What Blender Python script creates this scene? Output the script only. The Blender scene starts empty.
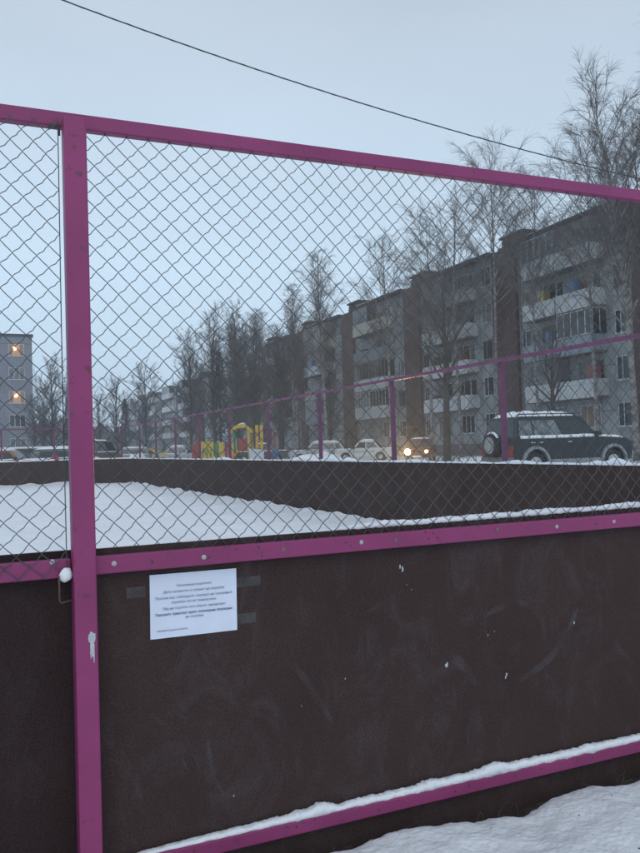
import bpy, bmesh, math, random
import numpy as np
from mathutils import Vector, Matrix, noise
R = math.radians
PI = math.pi
scene = bpy.context.scene
COL = scene.collection

# ------------------------------------------------------------------ camera
cam_d = bpy.data.cameras.new('camera')
cam = bpy.data.objects.new('camera', cam_d); COL.objects.link(cam); scene.camera = cam
F_PX, YAW, PITCH, ROLL, EYE = 806.4, R(23.96), R(1.356), R(1.699), 1.458
cam_d.sensor_fit = 'VERTICAL'; cam_d.sensor_height = 36.0; cam_d.lens = F_PX / 853 * 36
cam_d.clip_start = 0.05; cam_d.clip_end = 3000
_r = Vector((math.cos(YAW), -math.sin(YAW), 0))
_f = Vector((math.sin(YAW) * math.cos(PITCH), math.cos(YAW) * math.cos(PITCH), math.sin(PITCH)))
_u = _r.cross(_f)
_r2 = _r * math.cos(ROLL) - _u * math.sin(ROLL)
_u2 = _r * math.sin(ROLL) + _u * math.cos(ROLL)
m = Matrix((( _r2.x, _u2.x, -_f.x, 0), (_r2.y, _u2.y, -_f.y, 0), (_r2.z, _u2.z, -_f.z, EYE), (0, 0, 0, 1)))
cam.matrix_world = m

# ------------------------------------------------------------------ world, sun, exposure
scene.view_settings.view_transform = 'Standard'; scene.view_settings.look = 'None'
scene.view_settings.gamma = 1; scene.view_settings.exposure = 0.0; scene.view_settings.use_curve_mapping = False
SUN_EL, SUN_ROT = R(38), R(200)
world = bpy.data.worlds.new('World'); scene.world = world; world.use_nodes = True
nt = world.node_tree; nt.nodes.clear()
wo = nt.nodes.new('ShaderNodeOutputWorld')
sky = nt.nodes.new('ShaderNodeTexSky'); sky.sky_type = 'NISHITA'; sky.sun_disc = False
sky.sun_elevation = SUN_EL; sky.sun_rotation = SUN_ROT; sky.dust_density = 3.0; sky.air_density = 1.0
bg1 = nt.nodes.new('ShaderNodeBackground'); bg1.inputs[1].default_value = 0.05
nt.links.new(sky.outputs[0], bg1.inputs[0])
# overcast cloud layer: soft, nearly even, a little darker high up
tc = nt.nodes.new('ShaderNodeTexCoord'); sep = nt.nodes.new('ShaderNodeSeparateXYZ')
nt.links.new(tc.outputs['Generated'], sep.inputs[0])
ramp = nt.nodes.new('ShaderNodeValToRGB')
nt.links.new(sep.outputs['Z'], ramp.inputs[0])
cr = ramp.color_ramp
cr.elements[0].position = 0.0; cr.elements[0].color = (.45, .59, .72, 1)
cr.elements[1].position = 1.0; cr.elements[1].color = (.33, .38, .46, 1)
e = cr.elements.new(.22); e.color = (.48, .615, .745, 1)
e = cr.elements.new(.50); e.color = (.405, .475, .56, 1)
nz = nt.nodes.new('ShaderNodeTexNoise'); nz.inputs['Scale'].default_value = 2.2; nz.inputs['Detail'].default_value = 4
mp = nt.nodes.new('ShaderNodeMapping'); mp.inputs['Scale'].default_value = (1, 1, 2.5)
nt.links.new(tc.outputs['Generated'], mp.inputs[0]); nt.links.new(mp.outputs[0], nz.inputs[0])
mr = nt.nodes.new('ShaderNodeMapRange'); mr.inputs[1].default_value = .3; mr.inputs[2].default_value = .7
mr.inputs[3].default_value = 1.38; mr.inputs[4].default_value = 1.53
nt.links.new(nz.outputs[0], mr.inputs[0])
bg2 = nt.nodes.new('ShaderNodeBackground')
nt.links.new(ramp.outputs[0], bg2.inputs[0]); nt.links.new(mr.outputs[0], bg2.inputs[1])
mx = nt.nodes.new('ShaderNodeMixShader'); mx.inputs[0].default_value = .9
nt.links.new(bg1.outputs[0], mx.inputs[1]); nt.links.new(bg2.outputs[0], mx.inputs[2])
nt.links.new(mx.outputs[0], wo.inputs[0])
sd = bpy.data.lights.new('sun', 'SUN'); sd.energy = .5; sd.angle = R(40); sd.color = (1, .95, .9)
so = bpy.data.objects.new('sun', sd); COL.objects.link(so)
so.rotation_euler = (R(90) - SUN_EL, 0, PI - SUN_ROT)

# ------------------------------------------------------------------ materials
def mat(name, color, rough=.6, metal=0., noise_amt=0., nscale=6., bump=0., bscale=60., emit=None, estr=0., c2=None, detail=4, coord='Object', spec=.5, alpha=None):
    m = bpy.data.materials.new(name); m.use_nodes = True
    t = m.node_tree; b = t.nodes['Principled BSDF']
    b.inputs['Base Color'].default_value = (*color, 1); b.inputs['Roughness'].default_value = rough
    b.inputs['Metallic'].default_value = metal; b.inputs['Specular IOR Level'].default_value = spec
    if noise_amt > 0 or c2 or bump > 0:
        tcn = t.nodes.new('ShaderNodeTexCoord')
    if noise_amt > 0 or c2:
        n = t.nodes.new('ShaderNodeTexNoise'); n.inputs['Scale'].default_value = nscale; n.inputs['Detail'].default_value = detail
        n.inputs['Roughness'].default_value = .62
        t.links.new(tcn.outputs[coord], n.inputs['Vector'])
        rp = t.nodes.new('ShaderNodeValToRGB'); t.links.new(n.outputs[0], rp.inputs[0])
        rp.color_ramp.elements[0].position = .32; rp.color_ramp.elements[1].position = .68
        a = tuple(max(0, x * (1 - noise_amt)) for x in color); c = c2 or tuple(min(1, x * (1 + noise_amt)) for x in color)
        rp.color_ramp.elements[0].color = (*a, 1); rp.color_ramp.elements[1].color = (*c, 1)
        t.links.new(rp.outputs[0], b.inputs['Base Color'])
    if bump > 0:
        n2 = t.nodes.new('ShaderNodeTexNoise'); n2.inputs['Scale'].default_value = bscale; n2.inputs['Detail'].default_value = 5
        t.links.new(tcn.outputs[coord], n2.inputs['Vector'])
        bp = t.nodes.new('ShaderNodeBump'); bp.inputs['Strength'].default_value = bump; bp.inputs['Distance'].default_value = .02
        t.links.new(n2.outputs[0], bp.inputs['Height']); t.links.new(bp.outputs[0], b.inputs['Normal'])
    if emit:
        b.inputs['Emission Color'].default_value = (*emit, 1); b.inputs['Emission Strength'].default_value = estr
    return m

M = {}
M['snow'] = mat('snow', (.84, .87, .90), .65, noise_amt=.05, nscale=1.2, bump=.35, bscale=14)
M['snow_fine'] = mat('snow_fine', (.84, .87, .90), .65, noise_amt=.03, nscale=9, bump=.4, bscale=45)
M['white'] = mat('white', (.7, .71, .72), .5)
M['wire'] = mat('galvanised_wire', (.085, .10, .105), .6, .3, noise_amt=.35, nscale=8)
M['black'] = mat('black', (.02, .02, .022), .5)
M['paper'] = mat('paper', (.74, .80, .93), .7, noise_amt=.03, nscale=12)
M['ink'] = mat('ink', (.13, .16, .26), .8)
M['steel'] = mat('steel', (.5, .5, .5), .4, .7)
M['rust'] = mat('rust', (.10, .05, .035), .9, noise_amt=.5, nscale=60)
M['glass'] = mat('window_glass', (.018, .024, .03), .08, spec=.6)
M['glass2'] = mat('window_glass_curtained', (.13, .15, .16), .3, noise_amt=.75, nscale=3.5)
M['curtain'] = mat('curtain_glass', (.22, .15, .10), .3, noise_amt=.3, nscale=6)
M['lit'] = mat('lit_window', (.4, .25, .12), .5, emit=(1, .38, .14), estr=.16)
M['lit_dim'] = mat('lit_curtain', (.2, .16, .15), .8, emit=(1, .42, .2), estr=.07, noise_amt=.3, nscale=5)
M['lamp_glow'] = mat('room_lamp', (1, .8, .5), .5, emit=(1, .62, .28), estr=5)
M['wframe'] = mat('window_frame_paint', (.48, .5, .51), .55, noise_amt=.25, nscale=3)
M['wframe_old'] = mat('old_window_frame', (.19, .17, .16), .6, noise_amt=.25, nscale=3)
M['roof'] = mat('roof_felt', (.035, .037, .042), .8)
M['plinth'] = mat('plinth', (.14, .12, .115), .85, noise_amt=.2, nscale=1.5)
M['bark'] = mat('bark', (.055, .047, .043), .9, noise_amt=.3, nscale=5)
M['twig'] = mat('twig', (.125, .112, .108), .9)
M['twig_dark'] = mat('twig_dark', (.095, .088, .086), .9)
M['needles'] = mat('needles', (.03, .045, .035), .9, noise_amt=.4, nscale=1.5)
M['chrome'] = mat('chrome', (.55, .56, .58), .2, .9)
M['tyre'] = mat('tyre', (.02, .02, .02), .85)
M['cable'] = mat('cable', (.035, .04, .05), .6)
M['head'] = mat('headlight_on', (1, .9, .6), .3, emit=(1, .62, .20), estr=160)
M['head_low'] = mat('headlight_low', (1, .9, .6), .3, emit=(1, .60, .22), estr=22)
M['headoff'] = mat('headlight_off', (.45, .47, .5), .15)
M['tail'] = mat('tail_light', (.30, .03, .02), .25)

def pink():
    m = mat('magenta_paint', (.235, .052, .16), .5)
    t = m.node_tree; b = t.nodes['Principled BSDF']; tcn = t.nodes.new('ShaderNodeTexCoord')
    g = t.nodes.new('ShaderNodeNewGeometry')
    n = t.nodes.new('ShaderNodeTexNoise'); n.inputs['Scale'].default_value = 3.2; n.inputs['Detail'].default_value = 6
    t.links.new(g.outputs['Position'], n.inputs['Vector'])
    r1 = t.nodes.new('ShaderNodeValToRGB'); t.links.new(n.outputs[0], r1.inputs[0])
    r1.color_ramp.elements[0].position = .3; r1.color_ramp.elements[0].color = (.235, .030, .120, 1)
    r1.color_ramp.elements[1].position = .72; r1.color_ramp.elements[1].color = (.31, .042, .160, 1)
    n2 = t.nodes.new('ShaderNodeTexNoise'); n2.inputs['Scale'].default_value = 34; n2.inputs['Detail'].default_value = 5; n2.inputs['Roughness'].default_value = .6
    t.links.new(g.outputs['Position'], n2.inputs['Vector'])
    r2 = t.nodes.new('ShaderNodeValToRGB'); t.links.new(n2.outputs[0], r2.inputs[0])
    r2.color_ramp.elements[0].position = .605; r2.color_ramp.elements[0].color = (0, 0, 0, 1)
    r2.color_ramp.elements[1].position = .72; r2.color_ramp.elements[1].color = (.8, .8, .8, 1)
    mx = t.nodes.new('ShaderNodeMix'); mx.data_type = 'RGBA'
    t.links.new(r2.outputs[0], mx.inputs[0]); t.links.new(r1.outputs[0], mx.inputs[6]); mx.inputs[7].default_value = (.10, .035, .045, 1)
    t.links.new(mx.outputs[2], b.inputs['Base Color'])
    bp = t.nodes.new('ShaderNodeBump'); bp.inputs['Strength'].default_value = .25; bp.inputs['Distance'].default_value = .003
    t.links.new(n2.outputs[0], bp.inputs['Height']); t.links.new(bp.outputs[0], b.inputs['Normal'])
    return m
M['pink'] = pink()
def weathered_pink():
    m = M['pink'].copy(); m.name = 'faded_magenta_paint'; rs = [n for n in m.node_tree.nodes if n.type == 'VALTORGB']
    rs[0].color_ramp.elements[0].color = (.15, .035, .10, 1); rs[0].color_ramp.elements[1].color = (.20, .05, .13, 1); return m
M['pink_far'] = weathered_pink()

def board_mat(name, base, scuffs=1.):
    m = mat(name, base, .85, spec=.1); t = m.node_tree; b = t.nodes['Principled BSDF']
    g = t.nodes.new('ShaderNodeNewGeometry')
    n = t.nodes.new('ShaderNodeTexNoise'); n.inputs['Scale'].default_value = 1.7; n.inputs['Detail'].default_value = 7; n.inputs['Roughness'].default_value = .6
    t.links.new(g.outputs['Position'], n.inputs['Vector'])
    r1 = t.nodes.new('ShaderNodeValToRGB'); t.links.new(n.outputs[0], r1.inputs[0])
    r1.color_ramp.elements[0].position = .3; r1.color_ramp.elements[0].color = (*[c * .82 for c in base], 1)
    r1.color_ramp.elements[1].position = .75; r1.color_ramp.elements[1].color = (*[c * 1.18 for c in base], 1)
    # smeared chalky scuffs (worn marks with their own shape)
    mpn = t.nodes.new('ShaderNodeMapping'); mpn.inputs['Scale'].default_value = (2.2, 2.2, 1.1); mpn.inputs['Rotation'].default_value = (0, R(25), 0)
    t.links.new(g.outputs['Position'], mpn.inputs[0])
    n2 = t.nodes.new('ShaderNodeTexNoise'); n2.inputs['Scale'].default_value = 2.6; n2.inputs['Detail'].default_value = 9; n2.inputs['Roughness'].default_value = .72
    n2.inputs['Distortion'].default_value = 1.6
    t.links.new(mpn.outputs[0], n2.inputs['Vector'])
    r2 = t.nodes.new('ShaderNodeValToRGB'); t.links.new(n2.outputs[0], r2.inputs[0])
    r2.color_ramp.elements[0].position = .50; r2.color_ramp.elements[0].color = (0, 0, 0, 1)
    r2.color_ramp.elements[1].position = .85; r2.color_ramp.elements[1].color = (.42 * scuffs,) * 3 + (1,)
    mx = t.nodes.new('ShaderNodeMix'); mx.data_type = 'RGBA'
    t.links.new(r2.outputs[0], mx.inputs[0]); t.links.new(r1.outputs[0], mx.inputs[6]); mx.inputs[7].default_value = (.12, .11, .12, 1)
    # fine specks
    n3 = t.nodes.new('ShaderNodeTexNoise'); n3.inputs['Scale'].default_value = 170; n3.inputs['Detail'].default_value = 2
    t.links.new(g.outputs['Position'], n3.inputs['Vector'])
    r3 = t.nodes.new('ShaderNodeMapRange'); r3.inputs[1].default_value = .3; r3.inputs[2].default_value = .7; r3.inputs[3].default_value = .72; r3.inputs[4].default_value = 1.28
    t.links.new(n3.outputs[0], r3.inputs[0])
    mm = t.nodes.new('ShaderNodeMix'); mm.data_type = 'RGBA'; mm.blend_type = 'MULTIPLY'; mm.inputs[0].default_value = 1
    t.links.new(mx.outputs[2], mm.inputs[6]); t.links.new(r3.outputs[0], mm.inputs[7])
    t.links.new(mm.outputs[2], b.inputs['Base Color'])
    return m
M['board'] = board_mat('brown_phenolic_board', (.056, .037, .035))
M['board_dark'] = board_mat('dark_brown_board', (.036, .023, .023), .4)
M['board_far'] = board_mat('brown_board_inside', (.058, .038, .033), 1.2)

def chalk_mat():
    m = mat('chalk', (.17, .165, .18), .9); t = m.node_tree; b = t.nodes['Principled BSDF']
    g = t.nodes.new('ShaderNodeNewGeometry'); n = t.nodes.new('ShaderNodeTexNoise'); n.inputs['Scale'].default_value = 13; n.inputs['Detail'].default_value = 3
    t.links.new(g.outputs['Position'], n.inputs['Vector'])
    mr = t.nodes.new('ShaderNodeMapRange'); mr.inputs[1].default_value = .36; mr.inputs[2].default_value = .8; mr.inputs[3].default_value = .0; mr.inputs[4].default_value = .30
    t.links.new(n.outputs[0], mr.inputs[0]); t.links.new(mr.outputs[0], b.inputs['Alpha'])
    return m
M['chalk'] = chalk_mat()
M['tape'] = mat('tape_residue_mat', (.050, .040, .042), .4, noise_amt=.4, nscale=30)

def panel_mat(name, col, rowh=2.8, colw=3.3, amt=.16, joint=.6):
    """weathered concrete wall panels with grid joints"""
    m = mat(name, col, .85); t = m.node_tree; b = t.nodes['Principled BSDF']
    tcn = t.nodes.new('ShaderNodeTexCoord')
    n = t.nodes.new('ShaderNodeTexNoise'); n.inputs['Scale'].default_value = .8; n.inputs['Detail'].default_value = 8; n.inputs['Roughness'].default_value = .7
    mpn = t.nodes.new('ShaderNodeMapping'); mpn.inputs['Scale'].default_value = (1, 1, .45)
    t.links.new(tcn.outputs['Object'], mpn.inputs[0]); t.links.new(mpn.outputs[0], n.inputs['Vector'])
    r1 = t.nodes.new('ShaderNodeValToRGB'); t.links.new(n.outputs[0], r1.inputs[0])
    r1.color_ramp.elements[0].position = .3; r1.color_ramp.elements[0].color = (*[c * (1 - 2.2 * amt) for c in col], 1)
    r1.color_ramp.elements[1].position = .65; r1.color_ramp.elements[1].color = (*[c * (1 + amt) for c in col], 1)
    br = t.nodes.new('ShaderNodeTexBrick'); br.offset = 0; br.inputs['Mortar Size'].default_value = .035
    br.inputs['Scale'].default_value = 1; br.inputs['Brick Width'].default_value = colw; br.inputs['Row Height'].default_value = rowh
    br.inputs['Color1'].default_value = (1, 1, 1, 1); br.inputs['Color2'].default_value = (.86, .87, .88, 1); br.inputs['Mortar'].default_value = (joint, joint, joint, 1)
    sp = t.nodes.new('ShaderNodeSeparateXYZ'); cb = t.nodes.new('ShaderNodeCombineXYZ'); ad = t.nodes.new('ShaderNodeMath')
    t.links.new(tcn.outputs['Object'], sp.inputs[0]); t.links.new(sp.outputs[0], ad.inputs[0]); t.links.new(sp.outputs[1], ad.inputs[1])
    t.links.new(ad.outputs[0], cb.inputs[0]); t.links.new(sp.outputs[2], cb.inputs[1]); t.links.new(cb.outputs[0], br.inputs['Vector'])
    mm = t.nodes.new('ShaderNodeMix'); mm.data_type = 'RGBA'; mm.blend_type = 'MULTIPLY'; mm.inputs[0].default_value = 1
    t.links.new(r1.outputs[0], mm.inputs[6]); t.links.new(br.outputs[0], mm.inputs[7]); t.links.new(mm.outputs[2], b.inputs['Base Color'])
    return m
M['panel'] = panel_mat('pale_wall_panels', (.31, .33, .335), amt=.24, joint=.45)
M['panel_tower'] = panel_mat('grey_blue_panels', (.22, .23, .27), 2.9, 3.2, .1, .8)
M['panel_far'] = panel_mat('far_panels', (.17, .19, .19))
M['panel_gable'] = panel_mat('pale_gable', (.36, .42, .45), 2.9, 6, .08, .85)
M['brick'] = panel_mat('red_brown_brick', (.105, .062, .055), .075, .25, .25, .9)
M['brick_dark'] = panel_mat('dark_brick', (.06, .05, .05), .3, .6, .2, .8)
def simple(name, c, **k):
    if name not in M: M[name] = mat(name, c, **k)
    return M[name]

# ------------------------------------------------------------------ mesh helpers
class MB:
    def __init__(s): s.v = []; s.f = []
    def add(s, vs, fs):
        o = len(s.v); s.v += [tuple(v) for v in vs]; s.f += [tuple(i + o for i in f) for f in fs]; return s
    def box(s, x0, y0, z0, x1, y1, z1):
        x0, x1 = sorted((x0, x1)); y0, y1 = sorted((y0, y1)); z0, z1 = sorted((z0, z1))
        return s.add([(x0,y0,z0),(x1,y0,z0),(x1,y1,z0),(x0,y1,z0),(x0,y0,z1),(x1,y0,z1),(x1,y1,z1),(x0,y1,z1)],
                     [(0,3,2,1),(4,5,6,7),(0,1,5,4),(1,2,6,5),(2,3,7,6),(3,0,4,7)])
    def tube(s, pts, rad, n=6, cap=True):
        pts = [Vector(p) for p in pts]
        if not hasattr(rad, '__len__'): rad = [rad] * len(pts)
        vs = []; fs = []
        up = Vector((.123, .37, .92))
        for i, p in enumerate(pts):
            d = (pts[min(i+1, len(pts)-1)] - pts[max(i-1, 0)])
            if d.length < 1e-9: d = Vector((0, 0, 1))
            d.normalize(); a = d.cross(up)
            if a.length < 1e-3: a = d.cross(Vector((1, 0, 0)))
            a.normalize(); b = d.cross(a)
            for k in range(n):
                t = 2 * PI * k / n; vs.append(p + (a * math.cos(t) + b * math.sin(t)) * rad[i])
        for i in range(len(pts) - 1):
            for k in range(n):
                k2 = (k + 1) % n; fs.append((i*n+k, i*n+k2, (i+1)*n+k2, (i+1)*n+k))
        if cap: fs += [tuple(range(n))[::-1], tuple((len(pts)-1)*n + k for k in range(n))]
        return s.add(vs, fs)
    def extrude_xz(s, poly, y0, y1):
        """outline in x,z; y0/y1 numbers or functions of (x,z)"""
        g = lambda y, p: y(*p) if callable(y) else y
        n = len(poly); vs = [(p[0], g(y0, p), p[1]) for p in poly] + [(p[0], g(y1, p), p[1]) for p in poly]
        fs = [tuple(range(n)), tuple(range(2*n-1, n-1, -1))] + [(i, i + n, (i+1) % n + n, (i+1) % n) for i in range(n)]
        return s.add(vs, fs)
    def xf(s, mtx): s.v = [tuple(mtx @ Vector(v)) for v in s.v]; return s
    def build(s, name, material, parent=None, smooth=False, bevel=0, seg=2):
        me = bpy.data.meshes.new(name); me.from_pydata(s.v, [], s.f); me.update()
        bm = bmesh.new(); bm.from_mesh(me); bmesh.ops.recalc_face_normals(bm, faces=bm.faces); bm.to_mesh(me); bm.free()
        if smooth: me.polygons.foreach_set('use_smooth', [True] * len(me.polygons))
        me.materials.append(M[material] if isinstance(material, str) else material)
        o = bpy.data.objects.new(name, me); COL.objects.link(o)
        if parent: o.parent = parent
        if bevel:
            b = o.modifiers.new('bevel', 'BEVEL'); b.width = bevel; b.segments = seg; b.limit_method = 'ANGLE'; b.angle_limit = R(35)
        return o

def B(*a): return MB().box(*a)
def tag(o, label=None, cat=None, group=None, kind=None):
    for k, v in (('label', label), ('category', cat), ('group', group), ('kind', kind)):
        if v: o[k] = v
    return o
def thing(name, label, cat, loc=(0, 0, 0), rz=0, group=None):
    o = bpy.data.objects.new(name, None); COL.objects.link(o); o.empty_display_size = .3
    o.location = loc; o.rotation_euler = (0, 0, rz)
    return tag(o, label, cat, group)
def copy_tree(o, parent=None, loc=None, rz=None, scale=None, label=None):
    c = o.copy(); COL.objects.link(c); c.parent = parent
    if loc is not None: c.location = loc
    if rz is not None: c.rotation_euler = (0, 0, rz)
    if scale is not None: c.scale = (scale,) * 3
    if label: c['label'] = label
    for ch in KIDS.get(o.name, []) or [x for x in o.children]: copy_tree(ch, c)
    return c
KIDS = {}
rnd = random.Random(7)
def nz3(x, y, z=0): return noise.noise(Vector((x, y, z)))
def fbm(x, y, z=0, o=4):
    s = 0; a = 1; f = 1
    for _ in range(o): s += a * nz3(x * f, y * f, z * f + 13.1 * _); a *= .5; f *= 2.03
    return s

# ------------------------------------------------------------------ ground
XR, YN, YE = 6.43, 2.592, 36.0        # inside faces: right wall, near fence, end wall
def grid_obj(name, xs, ys, hf, material, kind='structure', smooth=True):
    vs = [(x, y, hf(x, y)) for y in ys for x in xs]; nx = len(xs)
    fs = [(j*nx+i, j*nx+i+1, (j+1)*nx+i+1, (j+1)*nx+i) for j in range(len(ys)-1) for i in range(nx-1)]
    mb = MB(); mb.v = vs; mb.f = fs
    o = mb.build(name, material, smooth=smooth); o['kind'] = kind; return o

def ground_mat():
    m = mat('outer_ground', (.75, .79, .83), .75); t = m.node_tree; b = t.nodes['Principled BSDF']
    g = t.nodes.new('ShaderNodeNewGeometry')
    n = t.nodes.new('ShaderNodeTexNoise'); n.inputs['Scale'].default_value = .35; n.inputs['Detail'].default_value = 9; n.inputs['Roughness'].default_value = .7
    t.links.new(g.outputs['Position'], n.inputs['Vector'])
    r = t.nodes.new('ShaderNodeValToRGB'); t.links.new(n.outputs[0], r.inputs[0])
    r.color_ramp.elements[0].position = .36; r.color_ramp.elements[0].color = (.30, .30, .31, 1)
    r.color_ramp.elements[1].position = .5; r.color_ramp.elements[1].color = (.74, .78, .82, 1)
    t.links.new(r.outputs[0], b.inputs['Base Color'])
    return m
M['ground'] = ground_mat()
def gh(x, y):
    inside = max(0, min(1, (x - 7.2) / 3)); far = max(0, min(1, (y - 38) / 5)); k = max(inside, far)
    h = .3 * k * k * (3 - 2 * k) if False else .3 * k
    return h - .14 * (1 - k) + .04 * fbm(x * .25, y * .25) * (1 if k > .5 else .2)
def spaced(a, b, fine_a, fine_b, n1, n2, n3):
    return [a + (fine_a - a) * (i / n1) ** .5 for i in range(n1)] + [fine_a + (fine_b - fine_a) * i / n2 for i in range(n2)] + [fine_b + (b - fine_b) * (i / n3) ** 2 for i in range(n3 + 1)]
grid_obj('ground', spaced(-300, 380, -25, 45, 14, 90, 14), spaced(-80, 400, -4, 90, 10, 120, 16), gh, 'ground')

PR = []
_pr = random.Random(21)
for _w in range(5):
    px0, py0, pa = _pr.uniform(-3, 5), _pr.uniform(4, 20), _pr.uniform(.9, 2.2)
    for _i in range(26):
        sd_ = .1 if _i % 2 else -.1
        PR.append((px0 + math.cos(pa) * _i * .55 - math.sin(pa) * sd_, py0 + math.sin(pa) * _i * .55 + math.cos(pa) * sd_)); pa += _pr.uniform(-.09, .09)
def rink_h(x, y):
    h = .1 + .03 * fbm(x * .8, y * .8) + .03 * fbm(x * .2, y * .2, 5) + .012 * abs(fbm(x * 3.2, y * 1.9, 4)) - .02 * max(0, fbm(x * 2.1 + 5, y * 2.1, 8) - .45)
    for (a_, b_) in PR:
        q = (x - a_) ** 2 + (y - b_) ** 2
        if q < .09: h -= .035 * math.exp(-q / .012)
    d = XR - x; h += .10 * math.exp(-max(d, 0) / .35) * (1 + .6 * fbm(y * 1.3, 2.2))
    d2 = YE - y; h += .12 * math.exp(-max(d2, 0) / .5) * (1 + .6 * fbm(x * 1.1, 7.7))
    return h
xs = [-14 + 12 * i / 60 for i in range(60)] + [-2 + 8.4 * i / 170 for i in range(171)]
ys = [2.66 + (YE - .03 - 2.66) * (i / 330) ** 1.2 for i in range(331)]
grid_obj('rink_snow_ground', xs, ys, rink_h, 'snow')

# foreground: frozen soil by the fence and a trodden snow bank
M['soil'] = mat('frozen_soil', (.040, .033, .028), .95, noise_amt=.5, nscale=14, bump=1., bscale=40)
grid_obj('soil_ground', [-3 + 7.5 * i / 200 for i in range(201)], [1.9 + .72 * i / 30 for i in range(31)],
         lambda x, y: .012 + .02 * fbm(x * 6, y * 6), 'soil')
def bank_edge(x): return float(np.interp(x, [.85, 1.05, 1.15, 1.45, 1.62, 1.90, 2.11, 2.26, 2.41, 2.9], [2.50, 2.555, 2.545, 2.53, 2.51, 2.485, 2.535, 2.55, 2.50, 2.53])) + .010 * fbm(x * 7, 1.7) + .006 * fbm(x * 25, 1.7)
def fg_h(x, y):
    e = bank_edge(x) - y
    drop = .14 * (1 - math.exp(-max(0, -e) / .018)); e = max(e, 0)
    up = min(1, e / .07); up = 1 - (1 - up) ** 2
    h = .076 + .020 * up - drop + .022 * fbm(x * 3, y * 3, 0, 3) + .004 * fbm(x * 15, y * 15, 0, 3) + .002 * fbm(x * 50, y * 50)
    # trodden hollows
    for (cx, cy, r, d) in HOLES:
        q = ((x - cx) ** 2 + (y - cy) ** 2) / (r * r)
        if q < 6: h -= d * math.exp(-q)
    return h
HOLES = [(rnd.uniform(.6, 3.3), rnd.uniform(1.4, 2.38), rnd.uniform(.02, .08), rnd.uniform(.006, .026)) for _ in range(36)]
fgx = [-3 + (i / 60) * 3.6 for i in range(60)] + [.6 + 2.6 * i / 360 for i in range(360)] + [3.2 + 2 * i / 30 for i in range(31)]
fgy = [-4 + 5.6 * i / 40 for i in range(40)] + [1.6 + 1.0 * i / 190 for i in range(191)]
M['snow_bank'] = mat('trodden_snow', (.83, .86, .89), .7, noise_amt=.05, nscale=10, bump=.35, bscale=60, detail=5)
grid_obj('snow_bank_ground', fgx, fgy, fg_h, 'snow_bank')
# dirt clods and dead grass lying in the bank
cl = MB()
for _ in range(45):
    x = rnd.uniform(1.0, 3.2); y = rnd.uniform(1.9, 2.42); r = rnd.choice([.0015, .002, .003, .004, .007]); z = fg_h(x, y)
    bm = bmesh.new(); bmesh.ops.create_icosphere(bm, subdivisions=1, radius=r)
    cl.add([(v.co.x * rnd.uniform(.8, 1.6) + x, v.co.y * rnd.uniform(.8, 1.6) + y, v.co.z * .5 + z - r * .1) for v in bm.verts], [[v.index for v in f.verts] for f in bm.faces]); bm.free()
tag(cl.build('dirt_clods', 'soil'), 'small brown dirt crumbs scattered over the trodden snow', 'dirt', kind='stuff')
M['straw'] = mat('dry_grass', (.13, .11, .07), .9)
gr = MB()
for _ in range(150):
    x = rnd.uniform(.7, 3.2); y = rnd.uniform(2.49, 2.60); a = rnd.uniform(0, 2 * PI); l = rnd.uniform(.02, .09)
    pts = [(x + math.cos(a) * l * t * rnd.uniform(.3, .8), y + math.sin(a) * l * t * .25, .02 + l * t * (1.2 - .6 * t)) for t in (0, .35, .7, 1)]
    gr.tube(pts, [.0012, .001, .0008, .0003], 3)
tag(gr.build('dry_grass', 'straw'), 'thin dry grass blades poking up under the bottom rail', 'grass', kind='stuff')

# ------------------------------------------------------------------ chain link and fences
def chain_link(L, z0, z1, pitch=.068, rad=.0015, sides=5, warp=.011, seed=0, fine=True, snap=False):
    """mesh in local frame: x along, z up, y normal"""
    hw = pitch / 2 * 1.03; nrows = int((z1 - z0) / hw) + 1; nw = int(L / hw); off = L - (nw + 1) * hw - .001 if snap else 0
    V = []; Fq = []; base = 0
    dl = .010
    for k in range(nw + 1):
        pts = []
        for j in range(nrows):
            s = 1 if (j + k) % 2 else -1
            x = (k + .5) * hw + s * hw / 2 + off; z = z0 + j * hw
            yo = s * rad * 1.1
            if fine:
                for o in (-1, 1):
                    pts.append((x - s * dl * .75, yo * .5, z + o * dl * .8)) if o < 0 else None
                pts.append((x + s * .0008, yo, z)); pts.append((x - s * dl * .75, yo * .5, z + dl * .8))
                if s < 0: pts.append((x + hw * .5 + .0022, 0, z + hw * .5 - .0024))
                else: pts.append((x - hw * .5 - .0004, 0, z + hw * .5 - .0004))
            else: pts.append((x, 0, z))
        P = np.array(pts); P = P[(P[:, 0] > 0) & (P[:, 0] < L) & (P[:, 2] <= z1)] if len(P) else P
        if len(P) < 3: continue
        Q = P.copy()
        for i, (x, y, z) in enumerate(P):
            Q[i, 0] += warp * nz3(x * 1.7 + seed, z * 2.1, 1) + warp * .35 * nz3(x * 9 + seed, z * 9, 4)
            Q[i, 2] += warp * nz3(x * 1.7 + seed, z * 2.1, 9) + warp * .35 * nz3(x * 9 + seed, z * 9, 14)
            Q[i, 1] += warp * 1.5 * nz3(x * 1.3 + seed, z * 1.3, 19)
        T = np.gradient(Q, axis=0); T /= np.linalg.norm(T, axis=1)[:, None]
        N = np.array([0, 1., 0]); A = np.cross(T, N); A /= np.linalg.norm(A, axis=1)[:, None]
        n = len(Q)
        ring = [Q + rad * (math.cos(2 * PI * q / sides) * A + math.sin(2 * PI * q / sides) * N) for q in range(sides)]
        V.append(np.stack(ring, 1).reshape(-1, 3))
        for i in range(n - 1):
            for q in range(sides):
                q2 = (q + 1) % sides; Fq.append((base+i*sides+q, base+i*sides+q2, base+(i+1)*sides+q2, base+(i+1)*sides+q))
        base += n * sides
    mb = MB(); mb.v = [tuple(r) for r in np.concatenate(V)]; mb.f = Fq; return mb

def place(o, origin, ang):
    o.location = origin; o.rotation_euler = (0, 0, ang); return o

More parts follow.
